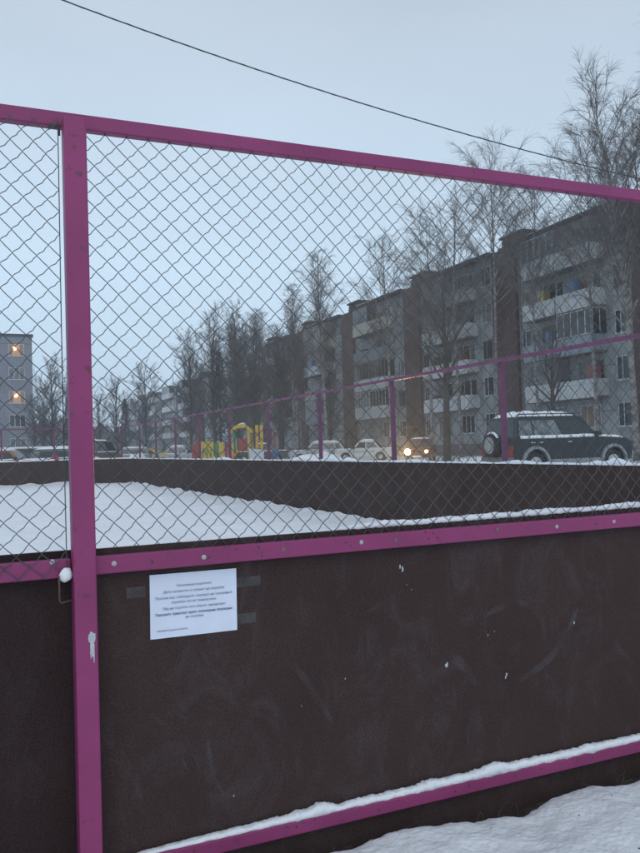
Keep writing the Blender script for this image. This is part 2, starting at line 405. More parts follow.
# --- near fence (one thing); x along, y = 0 is the front face of the rails, camera side is -y
nf = thing('rink_fence', 'nearest magenta rink fence with thick post and brown boards carrying the paper notice', 'fence', (0, YN, 0))
XP = .336
for k in range(-3, 2):
    xp = XP + 3.06 * k
    if xp + .035 > XR: continue
    p = B(xp - .034, -.046, -.12, xp + .034, .022, 2.500).build('post', 'pink', nf, bevel=.006)
    B(xp - .030, -.042, 2.500, xp + .030, .018, 2.503).build('post_cap', 'pink', p)
B(-9, .024, 2.486, XR + .05, .062, 2.534).build('top_rail', 'pink', nf, bevel=.004)
spans = [(XP + 3.06 * k + .036, XP + 3.06 * (k + 1) - .036) for k in range(-4, 2)]
for (a, b_) in spans:
    b_ = min(b_, XR + .04)
    if b_ - a < .3: continue
    left = b_ < .4
    B(a, 0, 1.076, b_, .036, 1.132).build('mid_rail', 'pink', nf, bevel=.004)
    B(a, 0, .132, b_, .036, .178).build('bottom_rail', 'pink', nf, bevel=.004)
    yb = .044 + (.012 if left else 0)
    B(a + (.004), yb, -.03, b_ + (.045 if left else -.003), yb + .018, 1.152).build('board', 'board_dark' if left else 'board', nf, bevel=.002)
    near = abs((a + b_) / 2 - 1.3) < 3.3
    zt0 = 1.085
    ml = chain_link(b_ - a - (.008 if left else 0), zt0, 2.50, seed=a, snap=left, fine=near, sides=5 if near else 3)
    mm = ml.build('chain_link_mesh', 'wire', nf, smooth=True); mm.location = (a, .030 if not left else .016, 0)
    mm.location.y = .040 if not left else -.004
    if left:
        mm.location.y = -.004
# tension wire at the edge of the left panel, folded tab, latch loop
tw = MB().tube([(.288 + .0015 * math.sin(z * 3), -.004, z) for z in np.linspace(1.10, 2.50, 24)], .0016, 6)
tw.build('tension_wire', 'wire', nf)
MB().box(.262, .008, 2.474, .298, .022, 2.484).box(.290, .008, 2.45, .298, .012, 2.474).build('corner_tab', mat('tab_steel', (.07, .05, .06), .7), nf)
lt = MB()
lt.tube([(.262, -.022, 1.085), (.262, -.022, 1.010), (.266, -.022, 1.004), (.30, -.022, 1.010)], .0028, 6)
lt.tube([(.262, -.022, 1.085), (.264, .0, 1.088), (.30, .0, 1.088)], .0028, 6)
lt.build('latch_loop', mat('rusty_brown', (.12, .065, .045), .8, noise_amt=.3, nscale=50), nf, smooth=True)
# bolts along the mid rail; three are bare zinc, the others painted or rusted
def bolt(x, z, m, r=.0085):
    bm = bmesh.new(); bmesh.ops.create_uvsphere(bm, u_segments=12, v_segments=8, radius=r)
    mb = MB().add([(v.co.x + x, v.co.y * .55 - .001, v.co.z + z) for v in bm.verts], [[v.index for v in f.verts] for f in bm.faces]); bm.free()
    h = MB().tube([(x, .001, z), (x, -.002, z)], r * 1.5, 14)
    mb.add(h.v, h.f); return mb.build('bolt', m, nf, smooth=False)
M['bolt_dull'] = mat('dull_bolt', (.20, .16, .17), .6, .4)
for x, z, k in [(.245, 1.128, 1), (.43, 1.107, 1), (.72, 1.103, 1), (1.30, 1.108, 1), (1.89, 1.112, 0), (2.18, 1.104, 1), (2.48, 1.105, 1), (1.44, 1.105, 0), (1.0, 1.106, 0), (2.78, 1.106, 1), (3.08, 1.106, 0), (-.1, 1.106, 1), (-.4, 1.106, 0)]:
    bolt(x, z, 'steel' if k else 'bolt_dull', .0052 if k else .005)
# rust pits
for x, z in [(rnd.uniform(.4, 2.7), rnd.choice([.152, .16, .17, 1.09, 1.10, 1.12, 1.125])) for _ in range(26)] + [(1.02, .16), (2.06, .162), (1.63, .15), (1.24, 1.112), (.80, 1.098), (.55, 1.10), (1.60, 1.118), (2.32, .157), (1.9, .17)]:
    MB().tube([(x, -.0012, z), (x, .002, z)], rnd.uniform(.0012, .0045), 9).build('rust_spot', 'rust', nf)
# white paint chip and drips on the post
dr = MB()
def blob(mb, cx, y, cz, rx, rz, n=22, seed=0, jag=.25):
    vs = [(cx, y - .0012, cz)]; 
    for i in range(n):
        a = 2 * PI * i / n; k = 1 + jag * nz3(math.cos(a) * 2 + seed, math.sin(a) * 2, seed) * 2
        vs.append((cx + rx * k * math.cos(a), y, cz + rz * k * math.sin(a)))
    mb.add(vs, [(0, 1 + i, 1 + (i + 1) % n) for i in range(n)])
blob(dr, .351, -.0468, .892, .011, .020, seed=3); blob(dr, .352, -.0468, .862, .006, .026, seed=5); blob(dr, .356, -.0468, .85, .002, .034, seed=6); blob(dr, .347, -.0468, .855, .0018, .026, seed=7)
dr.build('paint_drip', mat('pale_paint', (.48, .52, .54), .6, noise_amt=.2, nscale=90), nf)
# sticker scraps and chalk scuffs on the board
BY = .0436
def strip(pts, w, mb, y=BY - .0005):
    vs = []; n = len(pts)
    for i, (x, z) in enumerate(pts):
        x0, z0 = pts[max(i-1, 0)]; x1, z1 = pts[min(i+1, n-1)]; L = math.hypot(x1-x0, z1-z0) or 1
        nx, nz_ = -(z1-z0)/L, (x1-x0)/L; ww = w * (.6 + .5 * abs(nz3(x * 30, z * 30))) * (math.sin(PI * (i + .6) / (n + .2)) ** .5)
        vs += [(x + nx*ww, y, z + nz_*ww), (x - nx*ww, y, z - nz_*ww)]
    mb.add(vs, [(2*i, 2*i+1, 2*i+3, 2*i+2) for i in range(n-1)])
def curve(ps, n=16):
    out = []
    for i in range(n + 1):
        t = i / n * (len(ps) - 1); k = min(int(t), len(ps) - 2); f = t - k
        p0 = ps[max(k-1, 0)]; p1 = ps[k]; p2 = ps[k+1]; p3 = ps[min(k+2, len(ps)-1)]
        out.append(tuple(.5 * ((2*p1[j]) + (-p0[j]+p2[j])*f + (2*p0[j]-5*p1[j]+4*p2[j]-p3[j])*f*f + (-p0[j]+3*p1[j]-3*p2[j]+p3[j])*f**3) for j in (0, 1)))
    return out
scr = [([(.374, .475), (.372, .51), (.40, .535), (.44, .53), (.49, .51)], .0035), ([(.385, .50), (.44, .47), (.50, .44)], .0035),
       ([(.42, .66), (.55, .60), (.61, .52), (.66, .40)], .008), ([(.62, .60), (.70, .55), (.78, .545)], .010),
       ([(1.95, .50), (2.05, .52), (2.17, .58), (2.26, .68), (2.31, .76)], .022), ([(1.62, .70), (1.72, .62), (1.80, .52)], .024),
       ([(1.35, .98), (1.36, .90)], .0012), ([(1.56, .99), (1.565, .96)], .0012), ([(.73, .52), (.74, .40), (.78, .30)], .010),
       ([(1.50, .92), (1.40, .87), (1.30, .84)], .014), ([(1.86, .78), (1.96, .81), (2.06, .80)], .02), ([(1.0, .75), (1.1, .62), (1.2, .45)], .016)]
for ps, w in scr:
    mb = MB(); strip(curve(ps), w, mb); mb.build('chalk_scuff', 'chalk', nf)
tp = MB(); tp.box(.475, BY - .0004, .985, .535, BY, 1.02); tp.build('tape_residue', 'tape', nf)
tp = MB(); tp.box(.835, BY - .0004, .985, .93, BY, 1.018); tp.build('tape_residue', 'tape', nf)
tp = MB(); tp.box(.835, BY - .0004, .86, .91, BY, .895); tp.build('tape_residue', 'tape', nf)
M['fleck'] = mat('white_fleck', (.5, .53, .55), .8)
for x, z, r in [(1.465, .99, .008), (1.455, 1.0, .006), (1.64, .61, .009), (1.91, .535, .006), (1.905, .525, .005), (2.25, .70, .005), (1.48, .93, .002), (1.50, .91, .002), (1.83, .70, .003), (1.86, .71, .002), (.80, .29, .003), (1.22, .62, .003), (1.05, .55, .002)]:
    mb = MB(); blob(mb, x * 1.017, BY - .0004, z, r * .6, r * 1.2, seed=x * 7, jag=.4); mb.build('white_fleck', 'fleck', nf)

# snow caught on the fence
def snow_ridge(name, pts, w, hfun, label, y_off=0, n=5, closed_back=False):
    """pts: list of base centre points; lumpy half-round ridge"""
    mb = MB(); vs = []; N = len(pts); m_ = 7
    for i, p in enumerate(pts):
        p = Vector(p); d = (Vector(pts[min(i+1, N-1)]) - Vector(pts[max(i-1, 0)])).normalized(); side = d.cross(Vector((0, 0, 1))).normalized()
        h = hfun(i)
        for k in range(m_):
            a = PI * k / (m_ - 1); jit = 1 + .25 * nz3(p.x * 23 + k, p.y * 23, k * 3.1)
            vs.append(p + side * (w * math.cos(a) * (min(1, .55 + h * 14))) * jit + Vector((0, 0, max(0, h) * math.sin(a) ** .45 * (1 + .35 * (jit - 1)) + .004 * h / .02 * nz3(p.x * 90, p.y * 90 + k, 2))))
    fs = [(i*m_+k, i*m_+k+1, (i+1)*m_+k+1, (i+1)*m_+k) for i in range(N-1) for k in range(m_-1)]
    fs += [(i*m_+m_-1, i*m_, (i+1)*m_, (i+1)*m_+m_-1) for i in range(N-1)] + [tuple(range(m_)), tuple((N-1)*m_+k for k in range(m_))]
    mb.add(vs, fs); o = mb.build(name, 'snow_fine', smooth=True)
    return tag(o, label, 'snow', kind='stuff')
def px(i, n, a, b): return a + (b - a) * i / n
n = 520
def hb(i):
    x = px(i, n, .375, 3.3)
    h = .010 + .013 * min(1, max(0, (x - .5) / .6)) + .004 * fbm(x * 3, .5) + .003 * fbm(x * 24, 2)
    for c, w_, a in ((1.12, .035, .016), (1.03, .02, .008), (1.20, .02, -.008), (1.56, .03, .007), (1.86, .035, .012), (1.83, .06, .006), (2.32, .03, .004)): h += a * math.exp(-((x - c) / w_) ** 2)
    return max(.003, h)
snow_ridge('snow_on_bottom_rail', [(px(i, n, .375, 3.3), YN + .022, .176) for i in range(n + 1)], .021, hb, 'thin lumpy line of snow lying along the bottom magenta rail')
def hm(i):
    x = px(i, n, .375, 3.3); k = min(1, max(0, (x - 1.05) / .35))
    return max(.0012, k * (.020 + .006 * fbm(x * 4, 9) + .004 * fbm(x * 19, 5)))
snow_ridge('snow_on_near_board', [(px(i, n, .375, 3.3), YN + .056, 1.151) for i in range(n + 1)], .017, hm, 'strip of snow on the upper edge of the nearest board')
bm = bmesh.new(); bmesh.ops.create_icosphere(bm, subdivisions=4, radius=.021)
mb = MB().add([(v.co.x * .95 * (1 + .3 * nz3(*(v.co * 60))) + .283, v.co.y * .8 + YN - .018, v.co.z * (1 + .3 * nz3(*(v.co * 50))) * 1.0 + 1.088 + .3 * v.co.x) for v in bm.verts], [[v.index for v in f.verts] for f in bm.faces]); bm.free()
tag(mb.build('snow_lump', 'snow_fine', smooth=True), 'small white snow lump stuck on the latch beside the post', 'snow lump')

# --- notice sheet
nt_ = thing('paper_notice', 'white printed paper notice taped on the dark board near the post', 'notice', (.695, YN + BY - .002, .948), 0)
nt_.rotation_euler = (0, R(.6), 0)
pm = MB(); nx_, nz_ = 14, 10
pw, ph = .147, .104
vs = [(-pw + 2*pw*i/nx_, -.0022 * abs(nz3(i * .35, j * .35)) - .0004, -ph + 2*ph*j/nz_) for j in range(nz_+1) for i in range(nx_+1)]
pm.add(vs, [(j*(nx_+1)+i, j*(nx_+1)+i+1, (j+1)*(nx_+1)+i+1, (j+1)*(nx_+1)+i) for j in range(nz_) for i in range(nx_)])
pm.build('sheet', 'paper', nt_, smooth=True)
lines = [("Уважаемые родители!", .060, 0, .0110), ("Дети катаются и играют на коробке", .041, 0, .0118), ("Просим вас соблюдать порядок на хоккейной", .022, 0, .0118),
         ("коробке после тренировки.", .006, 0, .0115), ("Лёд не портить или убрать инвентарь!", -.013, 0, .0115), ("Парковать транспорт вдоль ограждения запрещено", -.031, 0, .0112), ("на коробке", -.045, 0, .0112)]
def text_mesh(s, size, bold=0):
    c = bpy.data.curves.new('text', 'FONT'); c.body = s; c.size = size; c.align_x = 'CENTER'; c.offset = bold; c.resolution_u = 2
    o = bpy.data.objects.new('text', c); COL.objects.link(o)
    dg = bpy.context.evaluated_depsgraph_get(); me = bpy.data.meshes.new_from_object(o.evaluated_get(dg)); bpy.data.objects.remove(o); return me
for s, z, x, sz in lines + [("Администрация коробки", -.082, -.075, .0085)]:
    me = text_mesh(s, sz, .00025 if 'Парк' in s else 0); me.name = 'printed_line'; me.materials.clear(); me.materials.append(M['ink'])
    o = bpy.data.objects.new('printed_line', me); COL.objects.link(o); o.parent = nt_
    o.rotation_euler = (R(90), 0, 0); o.location = (x, -.0034, z)
    wdt = max(v.co.x for v in me.vertices) - min(v.co.x for v in me.vertices) if len(me.vertices) else 1
    if wdt > .26: o.scale = (.26 / wdt, 1, 1)

# --- far fences of the same rink
def ring_fence(name, label, origin, ang, L, posts, mesh_from=0, mesh_to=None, rails=True):
    """x along, inside of rink towards +y"""
    t = thing(name, label, 'fence', origin, ang)
    n = max(1, round(L / 3.0))
    for i in range(n):
        a, b_ = L * i / n, L * (i + 1) / n
        B(a + .002, .02, -.05, b_ - .002, .04, 1.152).build('board', 'board_far', t)
    for p in posts:
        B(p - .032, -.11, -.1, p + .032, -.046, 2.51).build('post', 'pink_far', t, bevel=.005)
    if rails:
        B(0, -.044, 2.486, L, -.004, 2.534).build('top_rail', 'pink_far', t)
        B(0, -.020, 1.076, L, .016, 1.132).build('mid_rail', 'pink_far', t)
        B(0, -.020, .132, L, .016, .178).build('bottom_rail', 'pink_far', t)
        mt = mesh_to or L
        ml = chain_link(mt - mesh_from, 1.1, 2.5, sides=3, fine=False, warp=.01, seed=L, rad=.0014)
        o = ml.build('chain_link_mesh', 'wire', t); o.location = (mesh_from, -.024, 0)
    return t
# right wall runs along +Y at x = XR : local x -> +Y, local +y -> -X  (rotation +90)
rp = [8.753 + 2.988 * k for k in range(-2, 9)]
ring_fence('rink_fence', 'long magenta rink fence on the right, before the parked cars', (XR + .04, YN + .07, 0), R(90), 33.3 - YN - .07, [y - YN - .07 for y in rp])
# end wall along X at YE : inside is -Y -> rotation 180, local x -> -X
ring_fence('rink_fence', 'farthest magenta rink fence across the end of the rink', (3.80, YE + .04, 0), R(180), 18, [.2, 2.3, 5.3, 8.3, 11.3, 14.3])
cpts = [(XR + .04 - 2.68 * (1 - math.cos(R(a))), 33.34 + 2.68 * math.sin(R(a))) for a in (0, 30, 60, 90)]
ct = thing('rink_fence', 'rounded corner piece between the long and the end rink fences', 'fence', (0, 0, 0))
for i in range(3):
    (x0, y0), (x1, y1) = cpts[i], cpts[i + 1]; L = math.hypot(x1 - x0, y1 - y0); a = math.atan2(y1 - y0, x1 - x0)
    mt = Matrix.Translation((x0, y0, 0)) @ Matrix.Rotation(a, 4, 'Z')
    B(0, .02, -.05, L, .04, 1.15).xf(mt).build('board', 'board_far', ct)
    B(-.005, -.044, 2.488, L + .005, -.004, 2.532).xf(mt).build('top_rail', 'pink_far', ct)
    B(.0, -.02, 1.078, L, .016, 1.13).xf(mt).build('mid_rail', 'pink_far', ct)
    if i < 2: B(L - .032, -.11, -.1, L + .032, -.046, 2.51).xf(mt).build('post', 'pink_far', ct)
    chain_link(L, 1.1, 2.5, sides=3, fine=False, warp=.01, rad=.0014).xf(mt @ Matrix.Translation((0, -.024, 0))).build('chain_link_mesh', 'wire', ct)
# snow on the far boards
n = 900
def hf(i):
    y = px(i, n, 5.0, 33.3)
    h = .022 + .012 * fbm(y * 2.2, 1) + .012 * max(0, fbm(y * 6, 8))
    for c, w_, a in ((6.65, .14, .055), (6.95, .1, .03), (8.3, .3, .02), (14.0, .35, .09), (15.4, .5, .10), (13.2, .25, .05), (11.0, .4, .03), (21, .6, .05)): h += a * math.exp(-((y - c) / w_) ** 2)
    return max(.008, h)
snow_ridge('snow_on_side_boards', [(XR + .015, px(i, n, 5.0, 33.3), 1.151) for i in range(n + 1)], .03, hf, 'white ridge of snow lying along the top of the right side boards')
snow_ridge('snow_on_end_boards', [(px(i, 300, -12, 3.6), YE + .01, 1.151) for i in range(301)], .035, lambda i: max(.015, .05 + .04 * fbm(i * .21, 3)), 'snow ridge on the top of the farthest boards')
snow_ridge('snow_on_corner_boards', [(p[0] - .02, p[1] - .02, 1.151) for p in cpts], .035, lambda i: .05, 'snow on the rounded corner boards')

# ------------------------------------------------------------------ overhead cable
cp = [(-14, 12, 12.6), (-6, 12, 10.0), (1.48, 12, 8.04), (2.71, 12, 7.78), (5.51, 12, 7.34), (8.03, 12, 6.99), (10.49, 12, 6.77), (11.98, 12, 6.66), (20, 12, 6.3), (34, 12, 6.5)]
xs_ = [p[0] for p in cp]; co = np.polyfit(xs_[1:9], [p[2] for p in cp[1:9]], 3)
cb = MB().tube([(x, 12, float(np.polyval(co, x))) for x in np.linspace(-8, 26, 120)], .0105, 6)
cb.tube([(x, 12 + .008 * math.cos(x * 14), float(np.polyval(co, x)) + .008 * math.sin(x * 14)) for x in np.linspace(-8, 26, 1600)], .006, 4)
tag(cb.build('overhead_cable', 'cable'), 'single dark overhead cable sagging across the grey sky', 'cable')

# ------------------------------------------------------------------ apartment buildings
class Win:
    """windows of one building: the nearest hundred as parts, the rest merged"""
    def __init__(s, root, cap=96): s.n = 0; s.cap = cap; s.root = root; s.rest = MB(); s.restp = MB()
    def add(s, u, z, w, h, wf, pane='glass', frame='wframe', mull=1, axis='u'):
        # local frame: u = x, facade at y = wf looking to -y ... facade plane normal -y
        f = MB(); t = .055; y0, y1 = wf - .03, wf + .02
        f.box(u - w/2, y0, z, u - w/2 + t, y1, z + h).box(u + w/2 - t, y0, z, u + w/2, y1, z + h)
        f.box(u - w/2 + t, y0, z, u + w/2 - t, y1, z + t).box(u - w/2 + t, y0, z + h - t, u + w/2 - t, y1, z + h)
        for k in range(mull):
            c = u - w/2 + w * (k + 1) / (mull + 1) + (.12 * w if mull == 1 else 0); f.box(c - t * .6, y0, z + t, c + t * .6, y1, z + h - t)
        f.box(u - w/2 - .04, wf - .10, z - .05, u + w/2 + .04, wf + .01, z - .003)
        p = B(u - w/2 + t, wf - .008, z + t, u + w/2 - t, wf + .012, z + h - t)
        if s.n < s.cap:
            o = f.build('window', frame, s.root); p.build('pane', pane, o)
        else:
            s.rest.add(f.v, f.f); s.restp.add(p.v, p.f)
        s.n += 1
    def done(s):
        if s.rest.v:
            o = s.rest.build('window_rows', 'wframe', s.root); o['kind'] = 'stuff'; q = s.restp.build('pane', 'glass2', o); q['kind'] = 'stuff'

BAL = {}
def apartment(name, label, origin, ang, sections, H=15.0, fl=2.8, z1=.95, wall='panel', brick='brick', seed=1, simple_bal=False, step=0., group=None, depth=12., before=1, cap=96):
    """local x runs away from the camera along the facade, facade faces local -y... (mirrored by rotation)"""
    rr = random.Random(seed)
    t = thing(name, label, 'apartment building', origin, ang, group)
    PER, BW = 14.3, 2.9
    W = Win(t, cap)
    wl = MB(); pl = MB()
    for k in range(-before, sections):
        u0 = k * PER; dz = step * k; h = H + dz
        wl.box(u0, 0, z1, u0 + PER - BW, depth, h); pl.box(u0 + .003, .06, -1, u0 + PER - BW - .003, depth - .06, z1)
    wl.build('wall', wall, t); pl.build('plinth', 'plinth', t)
    for k in range(-before, sections + 1):
        u0 = k * PER; dz = step * k; h = H + dz
        # stair bay in dark brick just before each section
        if k > -before or True:
            B(u0 - BW, -.28, 0, u0 - .004, depth - .01, h + .1).build('stair_bay', brick, t)
            d = B(u0 - BW + .8, -.33, 0, u0 - BW + 2.0, -.285, 2.2).build('entrance_door', simple('door_brown', (.09, .05, .04)), t)
            B(u0 - BW + .3, -1.5, 2.5, u0 - .4, -.29, 2.68).build('entrance_canopy', 'plinth', t)
            v = MB()
            v.box(u0 - BW + .1, .6, h + .1, u0 - .2, 3.0, h + 1.05); v.box(u0 + .5, 3.0, h + .3, u0 + 3.4, 5.2, h + 1.25)
            vo = v.build('roof_vent', brick, t)
            c = MB(); c.box(u0 - BW - .05, .45, h + 1.18, u0 - .05, 3.15, h + 1.34).box(u0 + .35, 2.85, h + 1.38, u0 + 3.55, 5.35, h + 1.54)
            for q in range(4): c.box(u0 - BW + .15 + q * .78, .65, h + 1.05, u0 - BW + .32 + q * .78, 2.9, h + 1.18); c.box(u0 + .55 + q * .85, 3.05, h + 1.25, u0 + .75 + q * .85, 5.1, h + 1.38)
            c.build('vent_cap', 'roof', vo)
        if k == sections: break
        for up_ in (u0 + .25, u0 + PER - BW - .25): MB().tube([(up_, -.09, .2), (up_, -.09, h)], .05, 6).build('downpipe', 'wframe_old', t)
        rf = MB().box(u0 - .02, -.62, h - .02, u0 + PER - BW + .02, depth + .4, h + .22)
        rf.build('roof_slab', 'roof', t)
        B(u0 + 2.0, -.70, h + .222, u0 + 9.3, -.45, h + .27).build('roof_gutter', 'wframe', t)
        for f in range(5):
            zb = z1 + fl * f
            fr = lambda: rr.choice(['wframe', 'wframe', 'wframe_old'])
            gl = lambda: rr.choice(['glass', 'glass', 'glass2', 'curtain' if rr.random() < .5 else 'glass'])
            W.add(u0 + 1.15, zb + .85, 1.30, 1.45, -.002, gl(), fr()); W.add(u0 + 10.55, zb + .85, 1.05, 1.45, -.002, gl(), fr())
            for c0 in (2.55, 6.1):
                cu = u0 + c0
                if f == 0:
                    W.add(cu + 1.7, zb + .85, 1.9, 1.45, -.002, 'curtain' if (k == 0 and c0 < 3) or rr.random() < .3 else gl(), fr(), mull=2); continue
                W.add(cu + 1.95, zb + .85, 1.5, 1.45, -.002, gl(), fr()); W.add(cu + .70, zb + .12, .75, 2.15, -.002, gl(), fr(), mull=0)
                # balcony
                u1, u2 = cu, cu + 3.42; yo = -1.05
                colour = rr.choice(['bal_white', 'bal_white', 'bal_cream', 'bal_grey', 'bal_white', 'bal_blue']); 
                if (k, f) in ((1, 1), (1, 2), (1, 3), (2, 4), (0, 4), (0, 3), (0, 1)): colour = 'bal_white' if (k, f) != (2, 4) else 'bal_cream'
                bt = MB().box(u1, yo, zb - .15, u2, -.004, zb)
                bo = bt.build('balcony', 'plinth', t)
                pr = MB(); ph_ = 1.02; jj = rr.uniform(-.04, .04)
                pr.box(u1, yo - .04, zb - .1, u2, yo + .01, zb + ph_ + jj); pr.box(u1, yo + .01, zb + .003, u1 + .05, -.005, zb + ph_ + jj); pr.box(u2 - .05, yo + .01, zb + .003, u2, -.005, zb + ph_ + jj)
                pr.build('parapet', colour, bo)
                kind = GL.get((seed, k, f, c0 > 3), rr.random() < .33)
                if kind:
                    g = MB(); zt = zb + 2.55; zz = zb + ph_ + .06
                    for q in range(6): c = u1 + .03 + (u2 - u1 - .06) * q / 5; g.box(c - .03, yo - .02, zz, c + .03, yo + .03, zt)
                    g.box(u1, yo - .025, zz - .05, u2, yo + .035, zz); g.box(u1, yo - .03, zt, u2, -.01, zt + .06)
                    for y_ in (-.55,): g.box(u1, y_, zz, u1 + .04, y_ + .05, zt); g.box(u2 - .04, y_, zz, u2, y_ + .05, zt)
                    go = g.build('glazing', rr.choice(['wframe', 'wframe', 'wframe_old']), bo)
                    p = MB().box(u1 + .02, yo - .005, zz, u2 - .02, yo + .012, zt).box(u1 + .01, yo + .03, zz, u1 + .025, -.012, zt).box(u2 - .025, yo + .03, zz, u2 - .01, -.012, zt)
                    p.build('pane', rr.choice(['glass', 'glass2']), go)
                elif rr.random() < .45 and not simple_bal:
                    # things stored or hung on the balcony
                    cc = rr.choice(['cloth_blue', 'cloth_red', 'cloth_yellow', 'cloth_dark', 'plinth'])
                    a = u1 + rr.uniform(.3, 2.2); hh = rr.uniform(.3, .9)
                    B(a, -.8, zb + .003, a + rr.uniform(.5, 1.0), -.25, zb + ph_ + hh).build('stored_goods', cc, bo)
    W.done()
    return t
for n_, c_ in (('bal_white', (.56, .59, .60)), ('bal_cream', (.46, .44, .37)), ('bal_grey', (.20, .23, .25)), ('bal_blue', (.27, .33, .38))):
    M[n_] = panel_mat(n_, c_, 1.5, 1.15, .10, .75)
simple('cloth_blue', (.10, .20, .36)); simple('cloth_red', (.22, .08, .07)); simple('cloth_yellow', (.42, .34, .14)); simple('cloth_dark', (.05, .05, .05))
GL = {(1, 0, 4, False): True, (1, 0, 4, True): True, (1, 0, 3, True): False, (1, 0, 3, False): False, (1, 0, 2, False): True, (1, 0, 2, True): False, (1, 0, 1, True): True, (1, 0, 1, False): False,
      (1, 1, 2, True): False, (1, 1, 1, False): False, (1, 1, 1, True): False, (1, 2, 4, True): True, (1, 2, 3, False): False, (1, 2, 3, True): False, (1, 2, 2, False): True, (1, 2, 2, True): True, (1, 2, 1, False): True, (1, 2, 1, True): True}
# mirrored frame: local x -> +Y, local -y -> -X needs a rotation of +90 gives local y -> -X; so flip by scale in mesh space instead
def mirror_building(t):
    for o in [t] + list(t.children_recursive): pass
A = apartment('apartment_building', 'long five storey panel building with brown brick stair bays and white balconies, on the right', (0, 0, 0), 0, 5, H=15.05, seed=1)
def orient(t, origin, ang):
    """reflect the geometry so the facade (local -y) looks to -X when the length runs along +Y"""
    for o in t.children_recursive:
        me = o.data
        if me.get('flipped'): continue
        n = len(me.vertices); c = np.empty(n * 3); me.vertices.foreach_get('co', c); c = c.reshape(-1, 3)
        c[:, 1] *= -1; me.vertices.foreach_set('co', c.ravel()); me.flip_normals(); me.update(); me['flipped'] = 1
    t.location = origin; t.rotation_euler = (0, 0, ang)
orient(A, (36.25, 35.4, .28), R(90 - 2.2))
Bb = apartment('apartment_building', 'hazy distant five storey building with stepped roofline behind the rink end', (0, 0, 0), 0, 5, H=14.4, seed=5, wall='panel_far', brick='brick_dark', simple_bal=True, step=-.25, before=0, cap=20)
orient(Bb, (40.9, 150.0, .28), R(90))
g_ = MB().box(-3.1, -.35, 0, -2.95, -12.5, 14.6); g_.build('gable_wall', 'panel_gable', Bb)
an = MB()
for u, h_ in ((1, 4.5), (16, 4), (30, 4)): an.tube([(u, -3, 14), (u, -3, 14.6 + h_)], .05, 4)
an.build('roof_aerials', 'black', Bb)

def facing_block(name, label, x0, x1, y, depth, H, fl, wins, wall, z0=.3, litw=()):
    """block whose facade looks to -Y"""
    t = thing(name, label, 'apartment building', (x0, y, z0))
    B(0, 0, 0, x1 - x0, depth, H - z0).build('wall', wall, t)
    B(-.15, -.15, H - z0 + .003, x1 - x0 + .15, depth + .15, H - z0 + .30).build('roof', 'roof', t)
    B(-.01, -.02, H - z0 - .95, x1 - x0 + .01, -.003, H - z0 - .85).build('cornice', 'plinth', t)
    W = Win(t, 60)
    for i, x in enumerate(wins):
        for f in range(5):
            z = H - 2.45 - fl * f - z0
            if z < .6: continue
            lit = (i, f) in litw
            W.add(x - x0, z, 1.85, 1.5, -.004, 'lit' if lit else ('glass2' if (i + f) % 3 else 'glass'), 'wframe', mull=2)
            if lit:
                for xx in (-.86, .42): B(x - x0 + xx, -.016, z + .06, x - x0 + xx + .42, -.0135, z + 1.44).build('curtain', 'lit_dim', t)
                o = MB().tube([(x - x0 - .15, -.10, z + .95), (x - x0 - .15, -.16, z + .95)], .22, 10).build('room_lamp', 'lamp_glow', t)
    W.done()
    return t
facing_block('apartment_building', 'grey blue five storey building at the left edge with two orange lit windows', -22, 8.15, 105.5, 12, 16.0, 2.9, [6.3, 2.9, -.5, -3.9, -7.3, -10.7, -14.1, -17.5], 'panel_tower', litw=((0, 0), (0, 2)))
facing_block('apartment_building', 'low pale building partly hidden behind the bare trees in the middle distance', 38.5, 50, 114, 14, 11.6, 2.8, [40.2, 43.6, 47], 'panel_gable')

# ------------------------------------------------------------------ low things beyond the end fence
t = thing('garage_row', 'long low garage row with snowy flat roof beyond the end boards', 'garages', (-14, 53.6, .3))
B(0, 0, 0, 20.2, 4, 1.42).build('wall', simple('garage_teal', (.16, .22, .25), noise_amt=.3, nscale=.6), t)
B(-.15, -.35, 1.423, 20.35, 4.2, 1.50).build('roof', 'plinth', t)
B(-.15, -.35, 1.503, 20.35, 4.2, 1.62).build('roof_snow', 'snow', t, bevel=.04)
for i in range(7): B(.5 + i * 2.85, -.04, .02, 2.75 + i * 2.85, -.003, 1.3).build('garage_door', simple('garage_door_%s' % 'abc'[i % 3], [(.12, .16, .19), (.20, .17, .13), (.09, .13, .12)][i % 3]), t)
t = thing('play_hut', 'small red play hut beyond the end boards at the left', 'play hut', (4.35, 43.5, .3))
MB().extrude_xz([(-.24, 0), (.24, 0), (.24, .68), (-.24, .68)], -.35, .35).build('wall', simple('red_plastic', (.28, .05, .07)), t)
MB().extrude_xz([(-.3, .682), (.3, .682), (0, 1.2)], -.45, .45).build('roof', 'red_plastic', t)

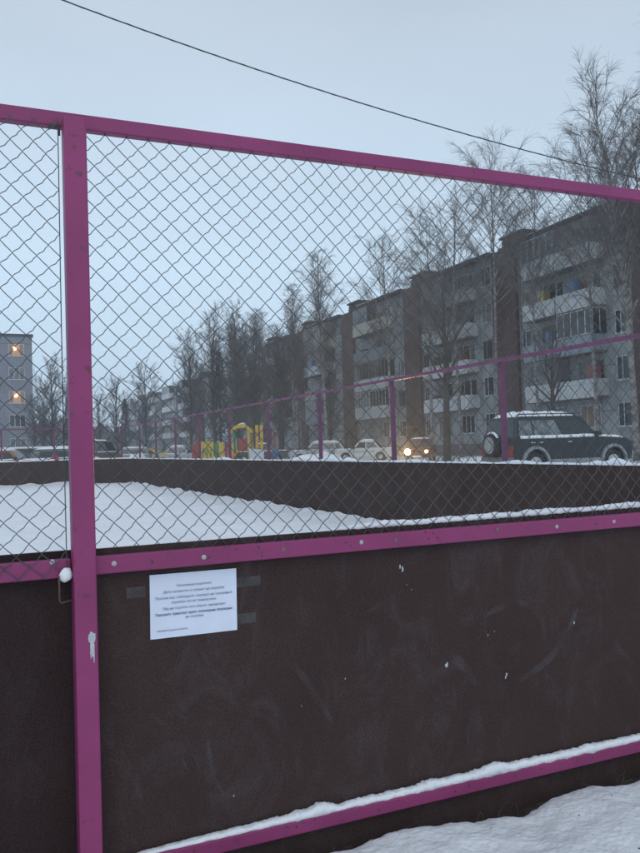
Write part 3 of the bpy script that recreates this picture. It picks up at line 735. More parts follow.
# ------------------------------------------------------------------ cars
def arc_out(cx, r, z, n=8):
    """wheel arch as outline points left to right over the wheel (outline runs front to back along the sill)"""
    return [(cx + r * math.cos(a), z + r * math.sin(a)) for a in np.linspace(0, PI, n)]
def car(label, loc, rz, L=4.1, W=1.65, H=1.42, belt=.86, hood=.86, trunk=.9, kind='sedan', colour=(.5, .5, .5), group='cars parked beyond the rink', snow=.5, lights=None, name='parked_car', wr=.29, clear=.2, bumper='black', rack=False, spare=False, flares=None, cat='car'):
    t = thing(name, label, cat, loc, rz, group)
    cm = mat('car_paint', colour, .35, noise_amt=.12, nscale=2, spec=.5)
    hl = L / 2; w = W / 2
    fx, rx = hl - .78, -hl + (.78 if kind != 'sedan' else .88)
    sill = clear
    pts = [(hl - .06, sill + .08), (hl, sill + .25), (hl - .03, hood - .18), (hl - .22, hood - .03)]
    if kind == 'sedan': cab = dict(f=hl - 1.25, r=-hl + .85, tf=hl - 1.75, tr=-hl + 1.35)
    elif kind == 'estate': cab = dict(f=hl - 1.15, r=-hl + .12, tf=hl - 1.68, tr=-hl + .42)
    elif kind == 'suv': cab = dict(f=hl - 1.30, r=-hl + .06, tf=hl - 1.88, tr=-hl + .20)
    else: cab = dict(f=hl - .45, r=-hl + .04, tf=hl - .95, tr=-hl + .12)
    pts += [(cab['f'], belt)]
    if kind == 'sedan': pts += [(cab['r'], belt), (-hl + .1, trunk - .03), (-hl, trunk - .12)]
    else: pts += [(-hl + .05, belt)]
    pts += [(-hl - .0, sill + .28), (-hl + .06, sill + .05)]
    ra = wr + .07
    pts += [p for p in reversed(arc_out(rx, ra, sill + .06))]
    pts += [p for p in reversed(arc_out(fx, ra, sill + .06))]
    body = MB().extrude_xz(pts, -w, w); 
    bo = body.build('body', cm, t, bevel=.045, seg=3)
    # cabin
    def yf(sgn): return lambda x, z: sgn * (w - .03) * (1 - .20 * (z - belt) / (H - belt))
    cpoly = [(cab['f'] + .02, belt - .03), (cab['tf'], H - .03), (cab['tf'] - .25, H), (cab['tr'] + .2, H), (cab['tr'], H - .04), (cab['r'] - .02, belt - .03)]
    MB().extrude_xz(cpoly, yf(-1), yf(1)).build('cabin', cm, t, bevel=.03, seg=2)
    def xat(a, b, z): return a + (b - a) * (z - belt) / (H - .03 - belt)
    zl, zh = belt + .05, H - .13
    xf0, xf1 = xat(cab['f'], cab['tf'], zl) - .14, xat(cab['f'], cab['tf'], zh) - .12
    xr0, xr1 = xat(cab['r'], cab['tr'], zl) + .12, xat(cab['r'], cab['tr'], zh) + .10
    cuts = [.0, .42, .80, 1.0] if kind in ('estate', 'suv') else ([0, .47, 1] if kind == 'sedan' else [0, .28, 1])
    for sgn in (-1, 1):
        for a, b_ in zip(cuts[:-1], cuts[1:]):
            q = [(xf0 + (xr0 - xf0) * a - .03, zl), (xf1 + (xr1 - xf1) * a - .03, zh), (xf1 + (xr1 - xf1) * b_ + .03, zh), (xf0 + (xr0 - xf0) * b_ + .03, zl)]
            mb = MB().extrude_xz(q, lambda x, z: yf(sgn)(x, z) + sgn * .002, lambda x, z: yf(sgn)(x, z) + sgn * .006)
            mb.build('side_window', 'glass' if rnd.random() < .7 else 'glass2', t)
    # windscreen / rear screen as thin slabs just proud of the slopes
    for (xb, xt, dirn, nm) in ((cab['f'], cab['tf'], 1, 'windscreen'), (cab['r'], cab['tr'], -1, 'rear_window')):
        x0, x1 = xat(xb, xt, zl), xat(xb, xt, H - .11); y0 = (w - .03) * (1 - .2 * (zl - belt) / (H - belt)) - .07; y1 = (w - .03) * (1 - .2 * (H - .11 - belt) / (H - belt)) - .06
        o_ = dirn * .012
        MB().add([(x0 + o_, -y0, zl), (x0 + o_, y0, zl), (x1 + o_, y1, H - .11), (x1 + o_, -y1, H - .11), (x0 - o_*2, -y0, zl), (x0 - o_*2, y0, zl), (x1 - o_*2, y1, H - .11), (x1 - o_*2, -y1, H - .11)],
                 [(0,1,2,3), (4,7,6,5), (0,4,5,1), (1,5,6,2), (2,6,7,3), (3,7,4,0)]).build(nm, 'glass', t)
    for sgn in (-1, 1):
        sm_ = MB()
        for q in cuts[:-1] if kind == 'sedan' else cuts[:-1]:
            xq = xf0 + (xr0 - xf0) * q + (.06 if q == 0 else 0)
            if abs(xq - rx) > ra + .05: sm_.box(xq - .008, sgn * (w + .0005), sill + .10, xq + .008, sgn * (w + .003), belt - .03)
        sm_.box(fx - ra - .05, sgn * (w + .0005), belt - .24, rx + ra + .05, sgn * (w + .004), belt - .215)
        sm_.build('door_seam', 'black', t)
        for q in cuts[1:-1] + [cuts[-1] * .9]:
            xq = xf0 + (xr0 - xf0) * q + .12
            MB().box(xq, sgn * (w + .002), belt - .16, xq + .15, sgn * (w + .03), belt - .13).build('door_handle', 'chrome', t)
    for x in (fx, rx):
        for sgn in (-1, 1):
            wh = MB().tube([(x, sgn * (w - .19), wr), (x, sgn * (w - .02), wr)], wr, 20).build('wheel', 'tyre', t, bevel=.02)
            MB().tube([(x, sgn * (w - .04), wr), (x, sgn * (w - .012), wr)], wr * .6, 14).build('rim', 'steel', wh)
    bmn = MB().box(hl - .07, -w + .04, sill + .07, hl + .05, w - .04, sill + .24).build('bumper', bumper, t, bevel=.02)
    MB().box(-hl - .06, -w + .04, sill + .09, -hl + .06, w - .04, sill + .26).build('bumper', bumper, t, bevel=.02)
    B(hl - .04, -w * .52, hood - .30, hl + .012, w * .52, hood - .16).build('grille', 'black', t)
    B(hl + .052, -.26, sill + .09, hl + .058, .26, sill + .19).build('number_plate', 'white', t)
    for i, sgn in enumerate((-1, 1)):
        lm = 'headoff' if not lights else lights[i]
        MB().tube([(hl - .06, sgn * (w - .24), hood - .235), (hl + .025, sgn * (w - .24), hood - .235)], (.17 if lm == 'head' else .09), 14).build('headlight', lm, t)
        B(-hl - .02, sgn * (w - .28), trunk - .36 if kind == 'sedan' else .62, -hl + .05, sgn * (w - .06), trunk - .2 if kind == 'sedan' else .95).build('tail_light', 'tail', t)
        MB().extrude_xz([(cab['f'] - .22, belt + .02), (cab['f'] - .06, belt + .02), (cab['f'] - .08, belt + .17), (cab['f'] - .2, belt + .17)], sgn * (w - .02), sgn * (w + .16)).build('mirror', 'black', t, bevel=.02)
    if flares:
        fm = mat('fender_flare', flares, .6)
        for x in (fx, rx):
            for sgn in (-1, 1):
                n = 12; vs = []; 
                for a in np.linspace(R(-8), R(188), n):
                    for (rr_, yy) in ((ra + .09, w - .01), (ra + .07, w + .055), (ra - .01, w + .06), (ra - .01, w - .03)):
                        vs.append((x + rr_ * math.cos(a), sgn * yy, sill + .07 + rr_ * math.sin(a)))
                fs = [(i*4+k, i*4+(k+1) % 4, (i+1)*4+(k+1) % 4, (i+1)*4+k) for i in range(n-1) for k in range(4)] + [(0,1,2,3), ((n-1)*4, (n-1)*4+1, (n-1)*4+2, (n-1)*4+3)]
                MB().add(vs, fs).build('fender_flare', fm, t)
        MB().extrude_xz([(fx - ra - .1, sill - .02), (fx - ra - .1, sill + .16), (rx + ra + .1, sill + .16), (rx + ra + .1, sill - .02)], -w - .05, w + .05).build('side_step', fm, t, bevel=.02)
    if spare:
        wh = MB().tube([(-hl - .24, .08, .98), (-hl - .02, .08, .98)], .37, 24).build('spare_wheel', 'tyre', t, bevel=.03)
        MB().tube([(-hl - .262, .08, .98), (-hl - .235, .08, .98)], .27, 20).build('spare_wheel_cover', simple('spare_cover', (.28, .29, .28), noise_amt=.3, nscale=5), wh)
        snow_m = MB().tube([(-hl - .13, .08 + .37 * math.cos(a), .99 + .385 * math.sin(a)) for a in np.linspace(R(35), R(145), 9)], .045, 6); snow_m.build('snow_rim', 'snow_fine', wh, smooth=True)
    if rack:
        for sgn in (-1, 1): MB().tube([(cab['tf'] - .1, sgn * w * .66, H + .0), (cab['tf'] - .2, sgn * w * .66, H + .07), (cab['tr'] + .2, sgn * w * .66, H + .07), (cab['tr'] + .1, sgn * w * .66, H)], .018, 6).build('roof_rail', 'black', t)
    # snow cover
    if snow > 0:
        yy = (w - .03) * .80 - .02; th = .05 + .06 * snow
        def cap_mesh(x0, x1, ya, z, th, seed):
            nx, ny = 18, 10; vs = []
            for j in range(ny + 1):
                for i in range(nx + 1):
                    u, v = i / nx, j / ny; e = min(1, 6 * min(u, 1 - u)) ** .5 * min(1, 5 * min(v, 1 - v)) ** .5
                    vs.append((x0 + (x1 - x0) * u, -ya + 2 * ya * v, z - .012 + th * e * (1 + .45 * fbm(u * 5 + seed, v * 5, seed))))
            base = len(vs); vs += [(x0, -ya, z - .03), (x1, -ya, z - .03), (x1, ya, z - .03), (x0, ya, z - .03)]
            return MB().add(vs, [(j*(nx+1)+i, j*(nx+1)+i+1, (j+1)*(nx+1)+i+1, (j+1)*(nx+1)+i) for j in range(ny) for i in range(nx)] + [(base, base+3, base+2, base+1)])
        cap_mesh(cab['tr'] + .06, cab['tf'] - .1, yy, H, th, loc[0]).build('roof_snow', 'snow_fine', t, smooth=True)
        if snow > .3:
            hm_ = cap_mesh(cab['f'] + .08, hl - .12, w - .10, 0, th * .6, loc[1])
            hm_.v = [(x, y, z + belt + (hood - .03 - belt) * max(0, (x - cab['f']) / (hl - .22 - cab['f']))) for x, y, z in hm_.v]
            hm_.build('hood_snow', 'snow_fine', t, smooth=True)
            if kind == 'sedan': cap_mesh(-hl + .1, cab['r'] - .06, w - .1, belt + .0, th * .7, 3).build('boot_snow', 'snow_fine', t, smooth=True)
        if snow > .7:   # snow caught at the bottom of the side windows
            for sgn in (-1, 1):
                MB().tube([(xf0 + (xr0 - xf0) * q, sgn * (w - .02), belt + .02 + .05 * abs(nz3(q * 9, 1))) for q in np.linspace(.02, .98, 14)], .035 if snow < 1.5 else .055, 6).build('sill_snow', 'snow_fine', t, smooth=True)
    return t
G = .3
car('dark four wheel drive with spare wheel and snowy roof parked beside the right boards', (17.75, 20.95, G + .02), R(-3), L=4.55, W=1.86, H=1.86, belt=1.18, hood=1.14, trunk=1.1, kind='suv', colour=(.010, .015, .02),
    snow=1.9, wr=.37, clear=.34, rack=True, spare=True, flares=(.24, .26, .27), bumper='wframe_old', group=None, name='off_road_car')
vr = math.atan2(-.406, .914)
car('pale old estate car facing left, half behind the white saloon', (23.5, 53.6, G), vr + PI + R(6), L=4.1, kind='estate', colour=(.42, .44, .45), snow=.6)
car('white old saloon car with snow on its roof and boot, right of the pale estate', (25.9, 50.6, G), vr + PI + R(-12), L=4.1, W=1.62, H=1.44, kind='sedan', colour=(.55, .56, .54), snow=.5)
car('dark car with snow on it at the left end of the parked row', (21.4, 59.5, G), vr + PI, L=4.2, kind='sedan', colour=(.05, .06, .065), snow=.8)
hd = math.atan2(-.79, -.61)
hx, hy = 24.75, 41.6
hc = car('dark red car facing us with both round headlights glowing yellow', (hx - math.cos(hd) * 2.0, hy - math.sin(hd) * 2.0, G), hd, L=4.0, W=1.6, H=1.42, kind='sedan', colour=(.10, .03, .025), snow=.2, lights=('head', 'head_low'), group=None, name='car_with_headlights')
for sgn, pw_ in ((-1, 8000), (1, 900)):
    l = bpy.data.lights.new('headlight_beam', 'SPOT'); l.energy = pw_; l.color = (1, .66, .28); l.spot_size = R(48); l.spot_blend = .8; l.shadow_soft_size = .07
    o = bpy.data.objects.new('headlight_beam', l); COL.objects.link(o); o.parent = hc; o.location = (2.06, sgn * .56, .625); o.rotation_euler = (R(90), 0, R(-90)); o.rotation_euler = (0, R(-90), 0)
# cars far left beyond the end boards
car('snow covered grey car parked right of the brown van', (12.9, 69.5, G), vr + PI, L=4.2, kind='estate', colour=(.25, .27, .28), snow=1.)
car('pale car under snow in the gap between playground and trees', (15.6, 62.0, G), vr, L=4.2, kind='sedan', colour=(.45, .47, .48), snow=1.)
car('orange brown car with snowy roof in front of the garages', (2.5, 49.0, G), vr, L=4.0, kind='sedan', colour=(.30, .11, .04), snow=1.)
car('dark green estate car with snowy roof in front of the garages', (5.5, 49.4, G), vr, L=4.1, kind='estate', colour=(.08, .11, .10), snow=1.)
car('brown delivery van with snow on its roof beside the garages', (8.9, 61.8, G), vr + R(70), L=4.6, W=1.9, H=2.0, belt=1.15, hood=1.1, kind='van', colour=(.14, .10, .08), snow=1., cat='van', name='delivery_van', group=None)

# ------------------------------------------------------------------ playground beyond the right boards
pg_rz = vr
def pl(pxl): return (pxl - 228) * .062
simple('p_red', (.30, .05, .035), noise_amt=.15); simple('p_yellow', (.58, .40, .05), noise_amt=.12); simple('p_green', (.05, .20, .07), noise_amt=.15); simple('p_orange', (.55, .20, .04), noise_amt=.12); simple('p_blue', (.06, .13, .28)); simple('p_white', (.55, .6, .66))
t = thing('play_train', 'red and yellow wooden play panel with pointed posts left of the play tower', 'play panel', (15.05, 48.0, G), pg_rz)
B(pl(192), -.1, 0, pl(200), 1.2, 1.45).build('side_panel', 'p_red', t)
B(pl(200) + .01, -.14, .12, pl(214), -.06, 1.62).build('front_panel', 'p_yellow', t)
mk = MB()
for x in (203, 207, 211): mk.tube([(pl(x), -.15, .6), (pl(x) + .05, -.15, 1.25)], .03, 5)
mk.tube([(pl(203) + .05, -.15, 1.2), (pl(207), -.15, .7)], .03, 5).tube([(pl(207) + .05, -.15, 1.2), (pl(211), -.15, .7)], .03, 5)
mk.build('painted_bars', 'p_green', t)
for x in (199,): MB().extrude_xz([(pl(x) - .1, .1), (pl(x) + .1, .1), (pl(x) + .1, 1.8), (pl(x), 2.05), (pl(x) - .1, 1.8)], -.22, -.15).build('pointed_post', 'p_red', t)
B(pl(215), -.12, .1, pl(219), -.04, 1.5).build('side_panel', 'p_green', t)
B(pl(219) + .01, -.12, .1, pl(224), -.04, 1.55).build('side_panel', 'p_yellow', t)
B(pl(225), -.12, .1, pl(228), -.04, 1.5).build('side_panel', 'p_red', t)
t = thing('play_tower', 'green and yellow play tower with arched roof, red panel and orange slide', 'play tower', (15.05, 48.0, G), pg_rz)
for x, y, m_ in ((234.5, 0, 'p_green'), (236.5, 1.1, 'p_green'), (249, 0, 'p_yellow'), (251, 1.1, 'p_yellow')):
    B(pl(x) - .07, y - .07, 0, pl(x) + .07, y + .07, 2.35).build('post', m_, t)
ar = [(pl(242) + 1.0 * 0.68 * math.cos(a) * 1.05, 2.0 + .62 * math.sin(a)) for a in np.linspace(R(170), R(10), 9)]
ai = [(pl(242) + .83 * 0.68 * math.cos(a) * 1.05, 2.0 + .42 * math.sin(a)) for a in np.linspace(R(10), R(170), 9)]
MB().extrude_xz(ar + ai, -.25, 1.35).build('arched_roof', 'p_yellow', t)
MB().tube([(pl(239), .3, 2.58), (pl(242), .5, 2.66), (pl(244), .7, 2.64)], .09, 6).build('roof_snow', 'snow_fine', t)
B(pl(233), -.05, .95, pl(250), 1.15, 1.03).build('platform', 'p_orange', t)
B(pl(238.5), -.12, 1.0, pl(247.5), -.05, 1.75).build('front_panel', 'p_red', t)
B(pl(230), -.1, .5, pl(234), -.03, 1.6).build('side_panel', 'p_yellow', t)
MB().extrude_xz([(pl(239), 1.05), (pl(240), .95), (pl(228), .12), (pl(224), .05), (pl(224), .25), (pl(228), .35)], -.75, -.2).build('slide', 'p_orange', t)
t = thing('climbing_posts', 'pair of tall yellow wooden climbing posts right of the play tower', 'climbing frame', (15.05, 48.0, G), pg_rz)
for x in (257, 261.5): B(pl(x) - .09, .2, 0, pl(x) + .09, .38, 2.55).build('post', 'p_yellow', t)
for z in (.6, 1.1, 1.6, 2.1): MB().tube([(pl(257), .15, z), (pl(261.5), .15, z)], .03, 6).build('rung', 'p_orange', t)
t = thing('white_slide', 'white plastic slide panel tilted in front of the yellow climbing posts', 'slide', (15.05, 48.0, G), pg_rz)
MB().extrude_xz([(pl(251), 0), (pl(264), 0), (pl(264), 1.0), (pl(249.5), 1.12)], -.5, -.42).build('chute_side', 'p_white', t)
MB().extrude_xz([(pl(251), 0), (pl(264), 0), (pl(264), .9), (pl(250), 1.0)], -.1, -.02).build('chute_side', 'p_white', t)
t = thing('play_climber', 'thin red and blue climbing frame behind the fence post beside the dark car', 'climbing frame', (17.75, 46.9, G), pg_rz)
B(-.08, 0, 1.1, .08, .12, 2.1).build('upper_post', simple('dull_red', (.22, .05, .05)), t); B(-.14, 0, 0, .14, .2, 1.05).build('lower_panel', 'p_blue', t)
t = thing('seesaw', 'yellow and green seesaw between the snowy cars and the play panel', 'seesaw', (13.0, 58.5, G), vr)
MB().extrude_xz([(-.7, 1.2), (-.65, 1.38), (.7, .85), (.65, .7)], -.1, .1).build('beam', 'p_yellow', t); MB().extrude_xz([(-.3, 0), (.3, 0), (0, 1.0)], -.15, .15).build('stand', 'p_green', t)
sh = MB()
for cx, cy, r, h in ((11.7, 59.5, .9, 1.05), (16.2, 57, 1.2, .8), (28.5, 33.5, 2.5, .45), (25.5, 35, 2.4, .45), (31, 31, 2.4, .5), (20.5, 46, 1.5, .8)):
    bm = bmesh.new(); bmesh.ops.create_icosphere(bm, subdivisions=4, radius=1)
    sh.add([(v.co.x * r * (1 + .3 * nz3(v.co.x * 2 + cx, v.co.y * 2, v.co.z * 2)) + cx, v.co.y * r + cy, max(-.2, v.co.z) * h * (1 + .4 * nz3(v.co.x * 3, v.co.y * 3 + cy, 2)) + .2) for v in bm.verts], [[v.index for v in f.verts] for f in bm.faces]); bm.free()
tag(sh.build('snow_heaps', 'snow', smooth=True), 'low ploughed snow heaps along the yard', 'snow heaps', kind='stuff')

# ------------------------------------------------------------------ trees
class Fast:
    """many thin 3-sided tubes, vectorised enough"""
    def __init__(s): s.v = []; s.f = []
    def tw(s, pts, r0, r1):
        n = len(pts); o = len(s.v)
        for i, p in enumerate(pts):
            a = pts[max(i-1, 0)]; b = pts[min(i+1, n-1)]; d = (b - a); d.normalize()
            x = d.cross(Vector((.3, .2, .93))); x.normalize(); y = d.cross(x); r = r0 + (r1 - r0) * i / (n - 1)
            s.v += [p + x * r, p - x * (r * .5) + y * (r * .87), p - x * (r * .5) - y * (r * .87)]
        for i in range(n - 1):
            for k in range(3):
                k2 = (k + 1) % 3; s.f.append((o+i*3+k, o+i*3+k2, o+(i+1)*3+k2, o+(i+1)*3+k))
def birch_mat():
    m = mat('birch_bark', (.33, .32, .31), .85); t = m.node_tree; b = t.nodes['Principled BSDF']
    tcn = t.nodes.new('ShaderNodeTexCoord'); mpn = t.nodes.new('ShaderNodeMapping'); mpn.inputs['Scale'].default_value = (1.2, 1.2, 3)
    n = t.nodes.new('ShaderNodeTexNoise'); n.inputs['Scale'].default_value = 1.6; n.inputs['Detail'].default_value = 5
    t.links.new(tcn.outputs['Object'], mpn.inputs[0]); t.links.new(mpn.outputs[0], n.inputs[0])
    r = t.nodes.new('ShaderNodeValToRGB'); t.links.new(n.outputs[0], r.inputs[0]); r.color_ramp.elements[0].position = .42; r.color_ramp.elements[0].color = (.13, .12, .115, 1)
    r.color_ramp.elements[1].position = .55; r.color_ramp.elements[1].color = (.26, .25, .24, 1); t.links.new(r.outputs[0], b.inputs['Base Color']); return m
M['birch'] = birch_mat()
def tree(label, loc, H, seed, spread=.26, start=.25, nprim=34, nsec=7, ntw=6, r0=None, dens=3.2, up=.9, droop=.5, lean=(0, 0), trunk_m='birch', twig_m='twig', group='bare trees around the yard', name='birch_tree', tw=.010, fork=0, rz=0):
    rr = random.Random(seed); t = thing(name, label, 'tree', loc, rz, group)
    r0 = r0 or H * .011; ntw = int(round(ntw * dens)); nsec = int(round(nsec * 1.15)); tw *= .78; droop *= .45; up *= 1.12
    tr = MB(); fa = Fast()
    wob = [rr.uniform(-1, 1) for _ in range(6)]
    def tp(u):
        return Vector((lean[0] * u * u + H * .012 * math.sin(u * 5 + wob[0]) * u + .02 * H * wob[1] * u, lean[1] * u * u + H * .012 * math.sin(u * 4.3 + wob[2]) * u, H * u))
    N = 16; tr.tube([tp(i / N) for i in range(N + 1)], [r0 * (1 - i / N) ** .85 + .012 for i in range(N + 1)], 7)
    limbs = []
    for i in range(nprim):
        u = start + (.97 - start) * ((i + rr.random()) / nprim) ** 1.12; az = i * 2.399 + rr.uniform(-.5, .5)
        k = (u - start) / (1 - start); env = max(.12, math.sin(PI * min(.97, (k * .80 + .20)))) ** .8
        Lb = H * spread * (.35 + .75 * env) * rr.uniform(.65, 1.15)
        el = up * rr.uniform(.75, 1.15) + .25 * k
        base = tp(u); d0 = Vector((math.cos(az) * math.cos(el), math.sin(az) * math.cos(el), math.sin(el)))
        pts = [base]; d = d0.copy(); n = 6
        for q in range(n):
            d = (d + Vector((rr.uniform(-.16, .16), rr.uniform(-.16, .16), rr.uniform(-.10, .14) - (.03 + droop * .07) * q * .5))).normalized(); pts.append(pts[-1] + d * Lb / n)
        rb = max(.014, r0 * .38 * (1 - u) ** .6)
        if rb > .028: tr.tube(pts, [rb * (1 - q / n) + .010 for q in range(n + 1)], 5, cap=False)
        else: fa.tw(pts, rb, .008)
        kL = min(1.15, Lb / (H * spread * .95)) * (1 - .45 * k); ns_ = max(2, round(nsec * kL)); nt2 = max(2, round(ntw * (.45 + .55 * kL)))
        for s in range(ns_):
            v = .18 + .82 * (s + rr.random()) / ns_; q = min(n - 1, int(v * n)); f = v * n - q
            b = pts[q].lerp(pts[q+1], f); dd = (pts[q+1] - pts[q]).normalized()
            sd = (dd + Vector((rr.uniform(-.8, .8), rr.uniform(-.8, .8), rr.uniform(-.1, .8)))).normalized(); Ls = Lb * .42 * (1.15 - v * .6) * rr.uniform(.6, 1.2)
            sp_ = [b]; e = sd
            for _ in range(4): e = (e + Vector((rr.uniform(-.2, .2), rr.uniform(-.2, .2), rr.uniform(-.15, .1) - droop * .14))).normalized(); sp_.append(sp_[-1] + e * Ls / 4)
            fa.tw(sp_, .011, .006)
            for _ in range(nt2):
                w_ = rr.random(); q2 = min(3, int(w_ * 4)); b2 = sp_[q2].lerp(sp_[q2+1], w_ * 4 - q2)
                e2 = (e + Vector((rr.uniform(-.8, .8), rr.uniform(-.8, .8), rr.uniform(-.4, .7) - droop * .3))).normalized(); Lt = H * .045 * rr.uniform(.5, 1.3) * (.6 + .4 * kL)
                p1 = b2 + e2 * Lt * .4; p2 = p1 + (e2 + Vector((0, 0, -droop))).normalized() * Lt * .4; p3 = p2 + (e2 + Vector((0, 0, -droop * 2.2))).normalized() * Lt * .35
                fa.tw([b2, p1, p2, p3], tw * .6, tw * .35)
    tr.build('trunk', trunk_m, t, smooth=True)
    mb = MB(); mb.v = [tuple(v) for v in fa.v]; mb.f = fa.f
    me = bpy.data.meshes.new('crown'); me.from_pydata(mb.v, [], mb.f); me.materials.append(M[twig_m]); o = bpy.data.objects.new('crown', me); COL.objects.link(o); o.parent = t
    return t
g0 = .3
T = tree
T('tall birch at the right with a pale leaning trunk before the nearest building section', (29.1, 28.75, g0), 17.4, 11, spread=.23, start=.34, nprim=48, lean=(-1.9, .25), up=1.05, droop=.55, tw=.013, r0=.17)
T('tall birch crossing the right edge of the photo', (30.4, 26.9, g0), 18.6, 12, spread=.22, start=.3, nprim=42, lean=(-.9, 0), up=1.0, tw=.013, r0=.17)
bA = T('thin tall birch before the second brown stair bay, highest of its neighbours', (33.6, 45.6, g0), 21.0, 13, spread=.21, start=.5, nprim=36, up=.85, tw=.013, r0=.13)
bB = T('slender birch rising above the roof left of the tallest roofline birch', (32.6, 52.5, g0), 17.8, 14, spread=.25, start=.42, nprim=36, up=.8, tw=.013, r0=.14)
bC = T('birch with white trunk in front of the third building section, standing alone against the sky', (29.6, 65.2, g0), 17.8, 15, spread=.21, start=.35, nprim=40, up=1.1, droop=.8, tw=.016, r0=.15)
def again(src, label, x, y, H0, H1, rz):
    c = copy_tree(src, None, (x, y, g0), rz, H1 / H0, label); return c
again(bA, 'slender birch just left of the tall leaning birch at the right edge', 29.6, 31.8, 21.6, 16.6, 2.7)
again(bA, 'leaning birch at the right edge, behind the roof corner', 32.2, 31.0, 21.6, 18.0, 4.4)
again(bB, 'birch between the two tallest birches over the middle roof', 33.2, 49.5, 17.8, 18.6, 2.1)
again(bB, 'small birch in front of the brown stair bay at the middle of the roof', 31.8, 57.5, 17.8, 17.6, 4.0)
again(bA, 'birch behind the first play tower at the middle left of the building', 33.0, 40.5, 21.6, 17.5, 1.3)
again(bC, 'birch just left of the lone white trunked birch', 28.5, 70.0, 18.3, 16.2, 1.1)
again(bC, 'birch above the playground tower, second left of the lone birch', 26.9, 75.5, 18.3, 14.8, 3.3)
dD = T('dense bare tree over the red and yellow play panel', (24.4, 74.2, g0), 14.0, 16, spread=.27, start=.12, nprim=48, nsec=8, up=1.0, droop=.4, tw=.020, trunk_m='bark', twig_m='twig_dark', name='bare_tree', r0=.17)
again(dD, 'dark bare tree left of the dense tree by the pale building', 23.6, 79.5, 14.0, 14.6, 2.0)
again(dD, 'bare tree at the left end of the tall tree row', 22.3, 84.0, 14.0, 13.0, 4.2)
again(dD, 'leafless tree right behind the play tower roof', 27.2, 70.5, 14.0, 11.5, .7)
again(dD, 'leafless tree before the farthest part of the long building', 30.6, 78.5, 14.0, 12.5, 5.2)
again(bC, 'thin birch before the farthest brown stair bay', 30.8, 74.0, 18.3, 13.5, 5.4)
dE = T('broad old tree with thick dark trunk right of the headlights', (20.85, 32.3, g0), 8.6, 17, spread=.36, start=.34, nprim=22, nsec=7, ntw=5, up=.75, droop=.1, tw=.010, trunk_m='bark', twig_m='twig_dark', name='bare_tree', r0=.19)
again(dE, 'crooked bare tree behind the roof of the dark four wheel drive', 23.9, 28.3, 8.6, 6.4, 1.9)
dF = T('far bare tree between the left building and the post', (11.2, 115, g0), 13.6, 18, spread=.32, start=.1, nprim=40, nsec=7, up=.95, droop=.3, tw=.028, trunk_m='bark', twig_m='twig_dark', name='bare_tree', r0=.2)
for lab, x, y, h, rz in [('far bare tree touching the left lit building', 9.6, 109, 9.5, 1), ('low far bare tree hidden partly by the magenta post', 14.0, 112, 11.5, 2), ('far round bare tree right of the magenta post', 17.6, 101.5, 9.8, 3),
                         ('far taller bare tree rising over the distant roofline', 21.9, 105, 11.8, 4), ('far small bare tree at the end of the distant building', 15.7, 104, 8.0, 5), ('far bushy tree beside the distant gable', 30.5, 108, 12.5, 1.5),
                         ('far bare tree farthest left behind the garages', 7.6, 98, 7.5, 4.4)]:
    again(dF, lab, x, y, 13.6, h, rz)
for i, (x, y, h, lab_) in enumerate([(26.0, 79, 13.5, 'bare tree directly above the arched roof of the play tower, in the dense row'), (24.8, 70.5, 9, 'shorter bare tree between the play panel and the play tower, in the dense row'),
        (30.2, 86, 15, 'tall bare tree at the far end of the long building'), (31.5, 68.5, 9.5, 'short bare tree behind the white saloon and pale estate'), (23.0, 70, 10.5, 'bare tree behind the red side of the play panel')]):
    again(dD, lab_, x, y, 14.0, h, i * 1.37)
# dark conifer mass by the distant building
def conifer(label, loc, H, seed, w=.2):
    rr = random.Random(seed); t = thing('spruce_tree', label, 'tree', loc, 0, 'dark spruces far behind the rink')
    MB().tube([(0, 0, 0), (0, 0, H)], [H * .014, .02], 6).build('trunk', 'bark', t)
    vs = []; fs = []
    for i in range(2600):
        u = rr.random() ** .8; az = rr.uniform(0, 2 * PI); r = H * w * (1 - u) ** .8 * (.3 + .7 * rr.random() ** .5) * (1 + .25 * math.sin(az * 5 + u * 30)) + .05
        c = Vector((r * math.cos(az), r * math.sin(az), H * (.08 + .92 * u) - r * .25)); s = H * .02 * rr.uniform(.6, 1.4)
        d1 = Vector((math.cos(az), math.sin(az), rr.uniform(-.5, .1))) * s * 1.6; d2 = Vector((-math.sin(az), math.cos(az), rr.uniform(-.3, .3))) * s * .5
        o = len(vs); vs += [c - d2, c + d2, c + d1]; fs.append((o, o+1, o+2))
    MB().add(vs, fs).build('crown', 'needles', t); return t
c1 = conifer('dark spruce column in front of the low pale building', (26.8, 88, g0), 12.2, 3, .11)
again(c1, 'dark spruce between the far bare trees right of the magenta post', 18.9, 103, 12.2, 7.8, 2)
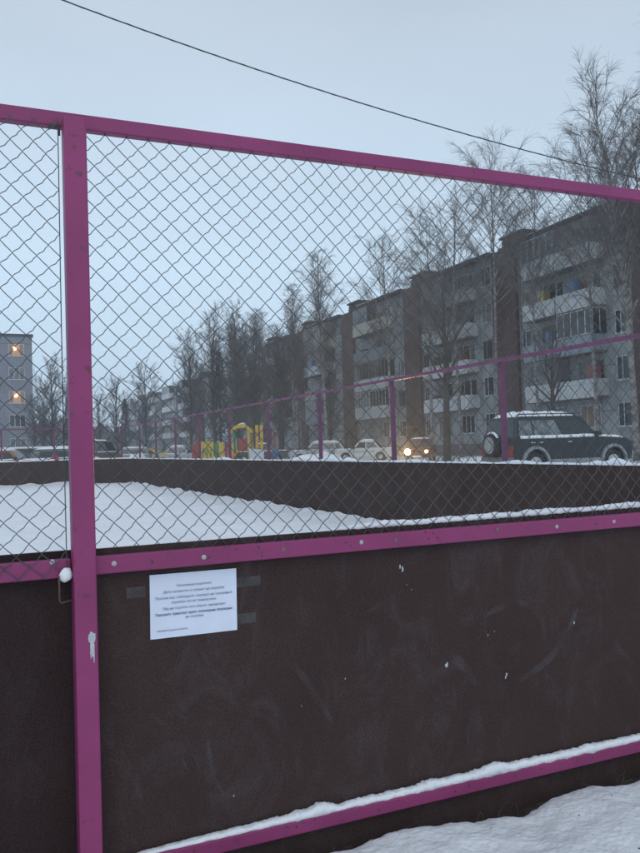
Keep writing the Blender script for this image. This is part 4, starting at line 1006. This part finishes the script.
again(c1, 'dark spruce behind the garages left of the magenta post', 12.6, 108, 12.2, 8.5, 4)
# distant wooded skyline
def woods():
    vs = []; fs = []; rr = random.Random(5)
    for i in range(9000):
        a = rr.uniform(-40, 320); y = rr.uniform(235, 275); h = 9 + 3.5 * fbm(a * .03, 1.5) + 2.5 * fbm(a * .12, 7)
        z = h * rr.random() ** .6; s = rr.uniform(.5, 1.3); az = rr.uniform(0, PI)
        c = Vector((a, y, z)); d = Vector((math.cos(az) * s, math.sin(az) * s, 0)); o = len(vs); vs += [c - d, c + d, c + Vector((0, 0, s * 2.2))]; fs.append((o, o+1, o+2))
    o = MB().add(vs, fs).build('distant_woods', 'twig_dark'); tag(o, 'hazy far off woods on the horizon', 'woods', kind='stuff')
woods()
# low scrub and grass tufts at the foot of the building
sc = Fast(); rr = random.Random(9)
for i in range(900):
    u = rr.uniform(0, 1); x = 21 + 10 * rr.random(); y = rr.uniform(24, 40); p = Vector((x, y, .35)); 
    if rr.random() < .6: continue
    for _ in range(3):
        d = Vector((rr.uniform(-.3, .3), rr.uniform(-.3, .3), 1)) * rr.uniform(.15, .45); sc.tw([p, p + d * .6, p + d], .008, .004)
mb = MB(); mb.v = [tuple(v) for v in sc.v]; mb.f = sc.f; tag(mb.build('dry_scrub', 'twig'), 'sparse dry stalks sticking out of the snow by the building', 'scrub', kind='stuff')

# ------------------------------------------------------------------ haze
M['haze'] = bpy.data.materials.new('haze'); M['haze'].use_nodes = True; ht = M['haze'].node_tree; ht.nodes.clear()
ho = ht.nodes.new('ShaderNodeOutputMaterial'); pv = ht.nodes.new('ShaderNodeVolumePrincipled')
pv.inputs['Color'].default_value = (.92, .95, 1, 1); pv.inputs['Density'].default_value = .0014; pv.inputs['Anisotropy'].default_value = .5
ht.links.new(pv.outputs[0], ho.inputs['Volume'])
hz = B(-310, -90, -3, 390, 410, 30).build('haze', M['haze']); hz['kind'] = 'stuff'; hz['label'] = 'thin cold winter haze over the yard'; hz['category'] = 'haze'
scene.cycles.volume_bounces = 1; scene.cycles.max_bounces = 6
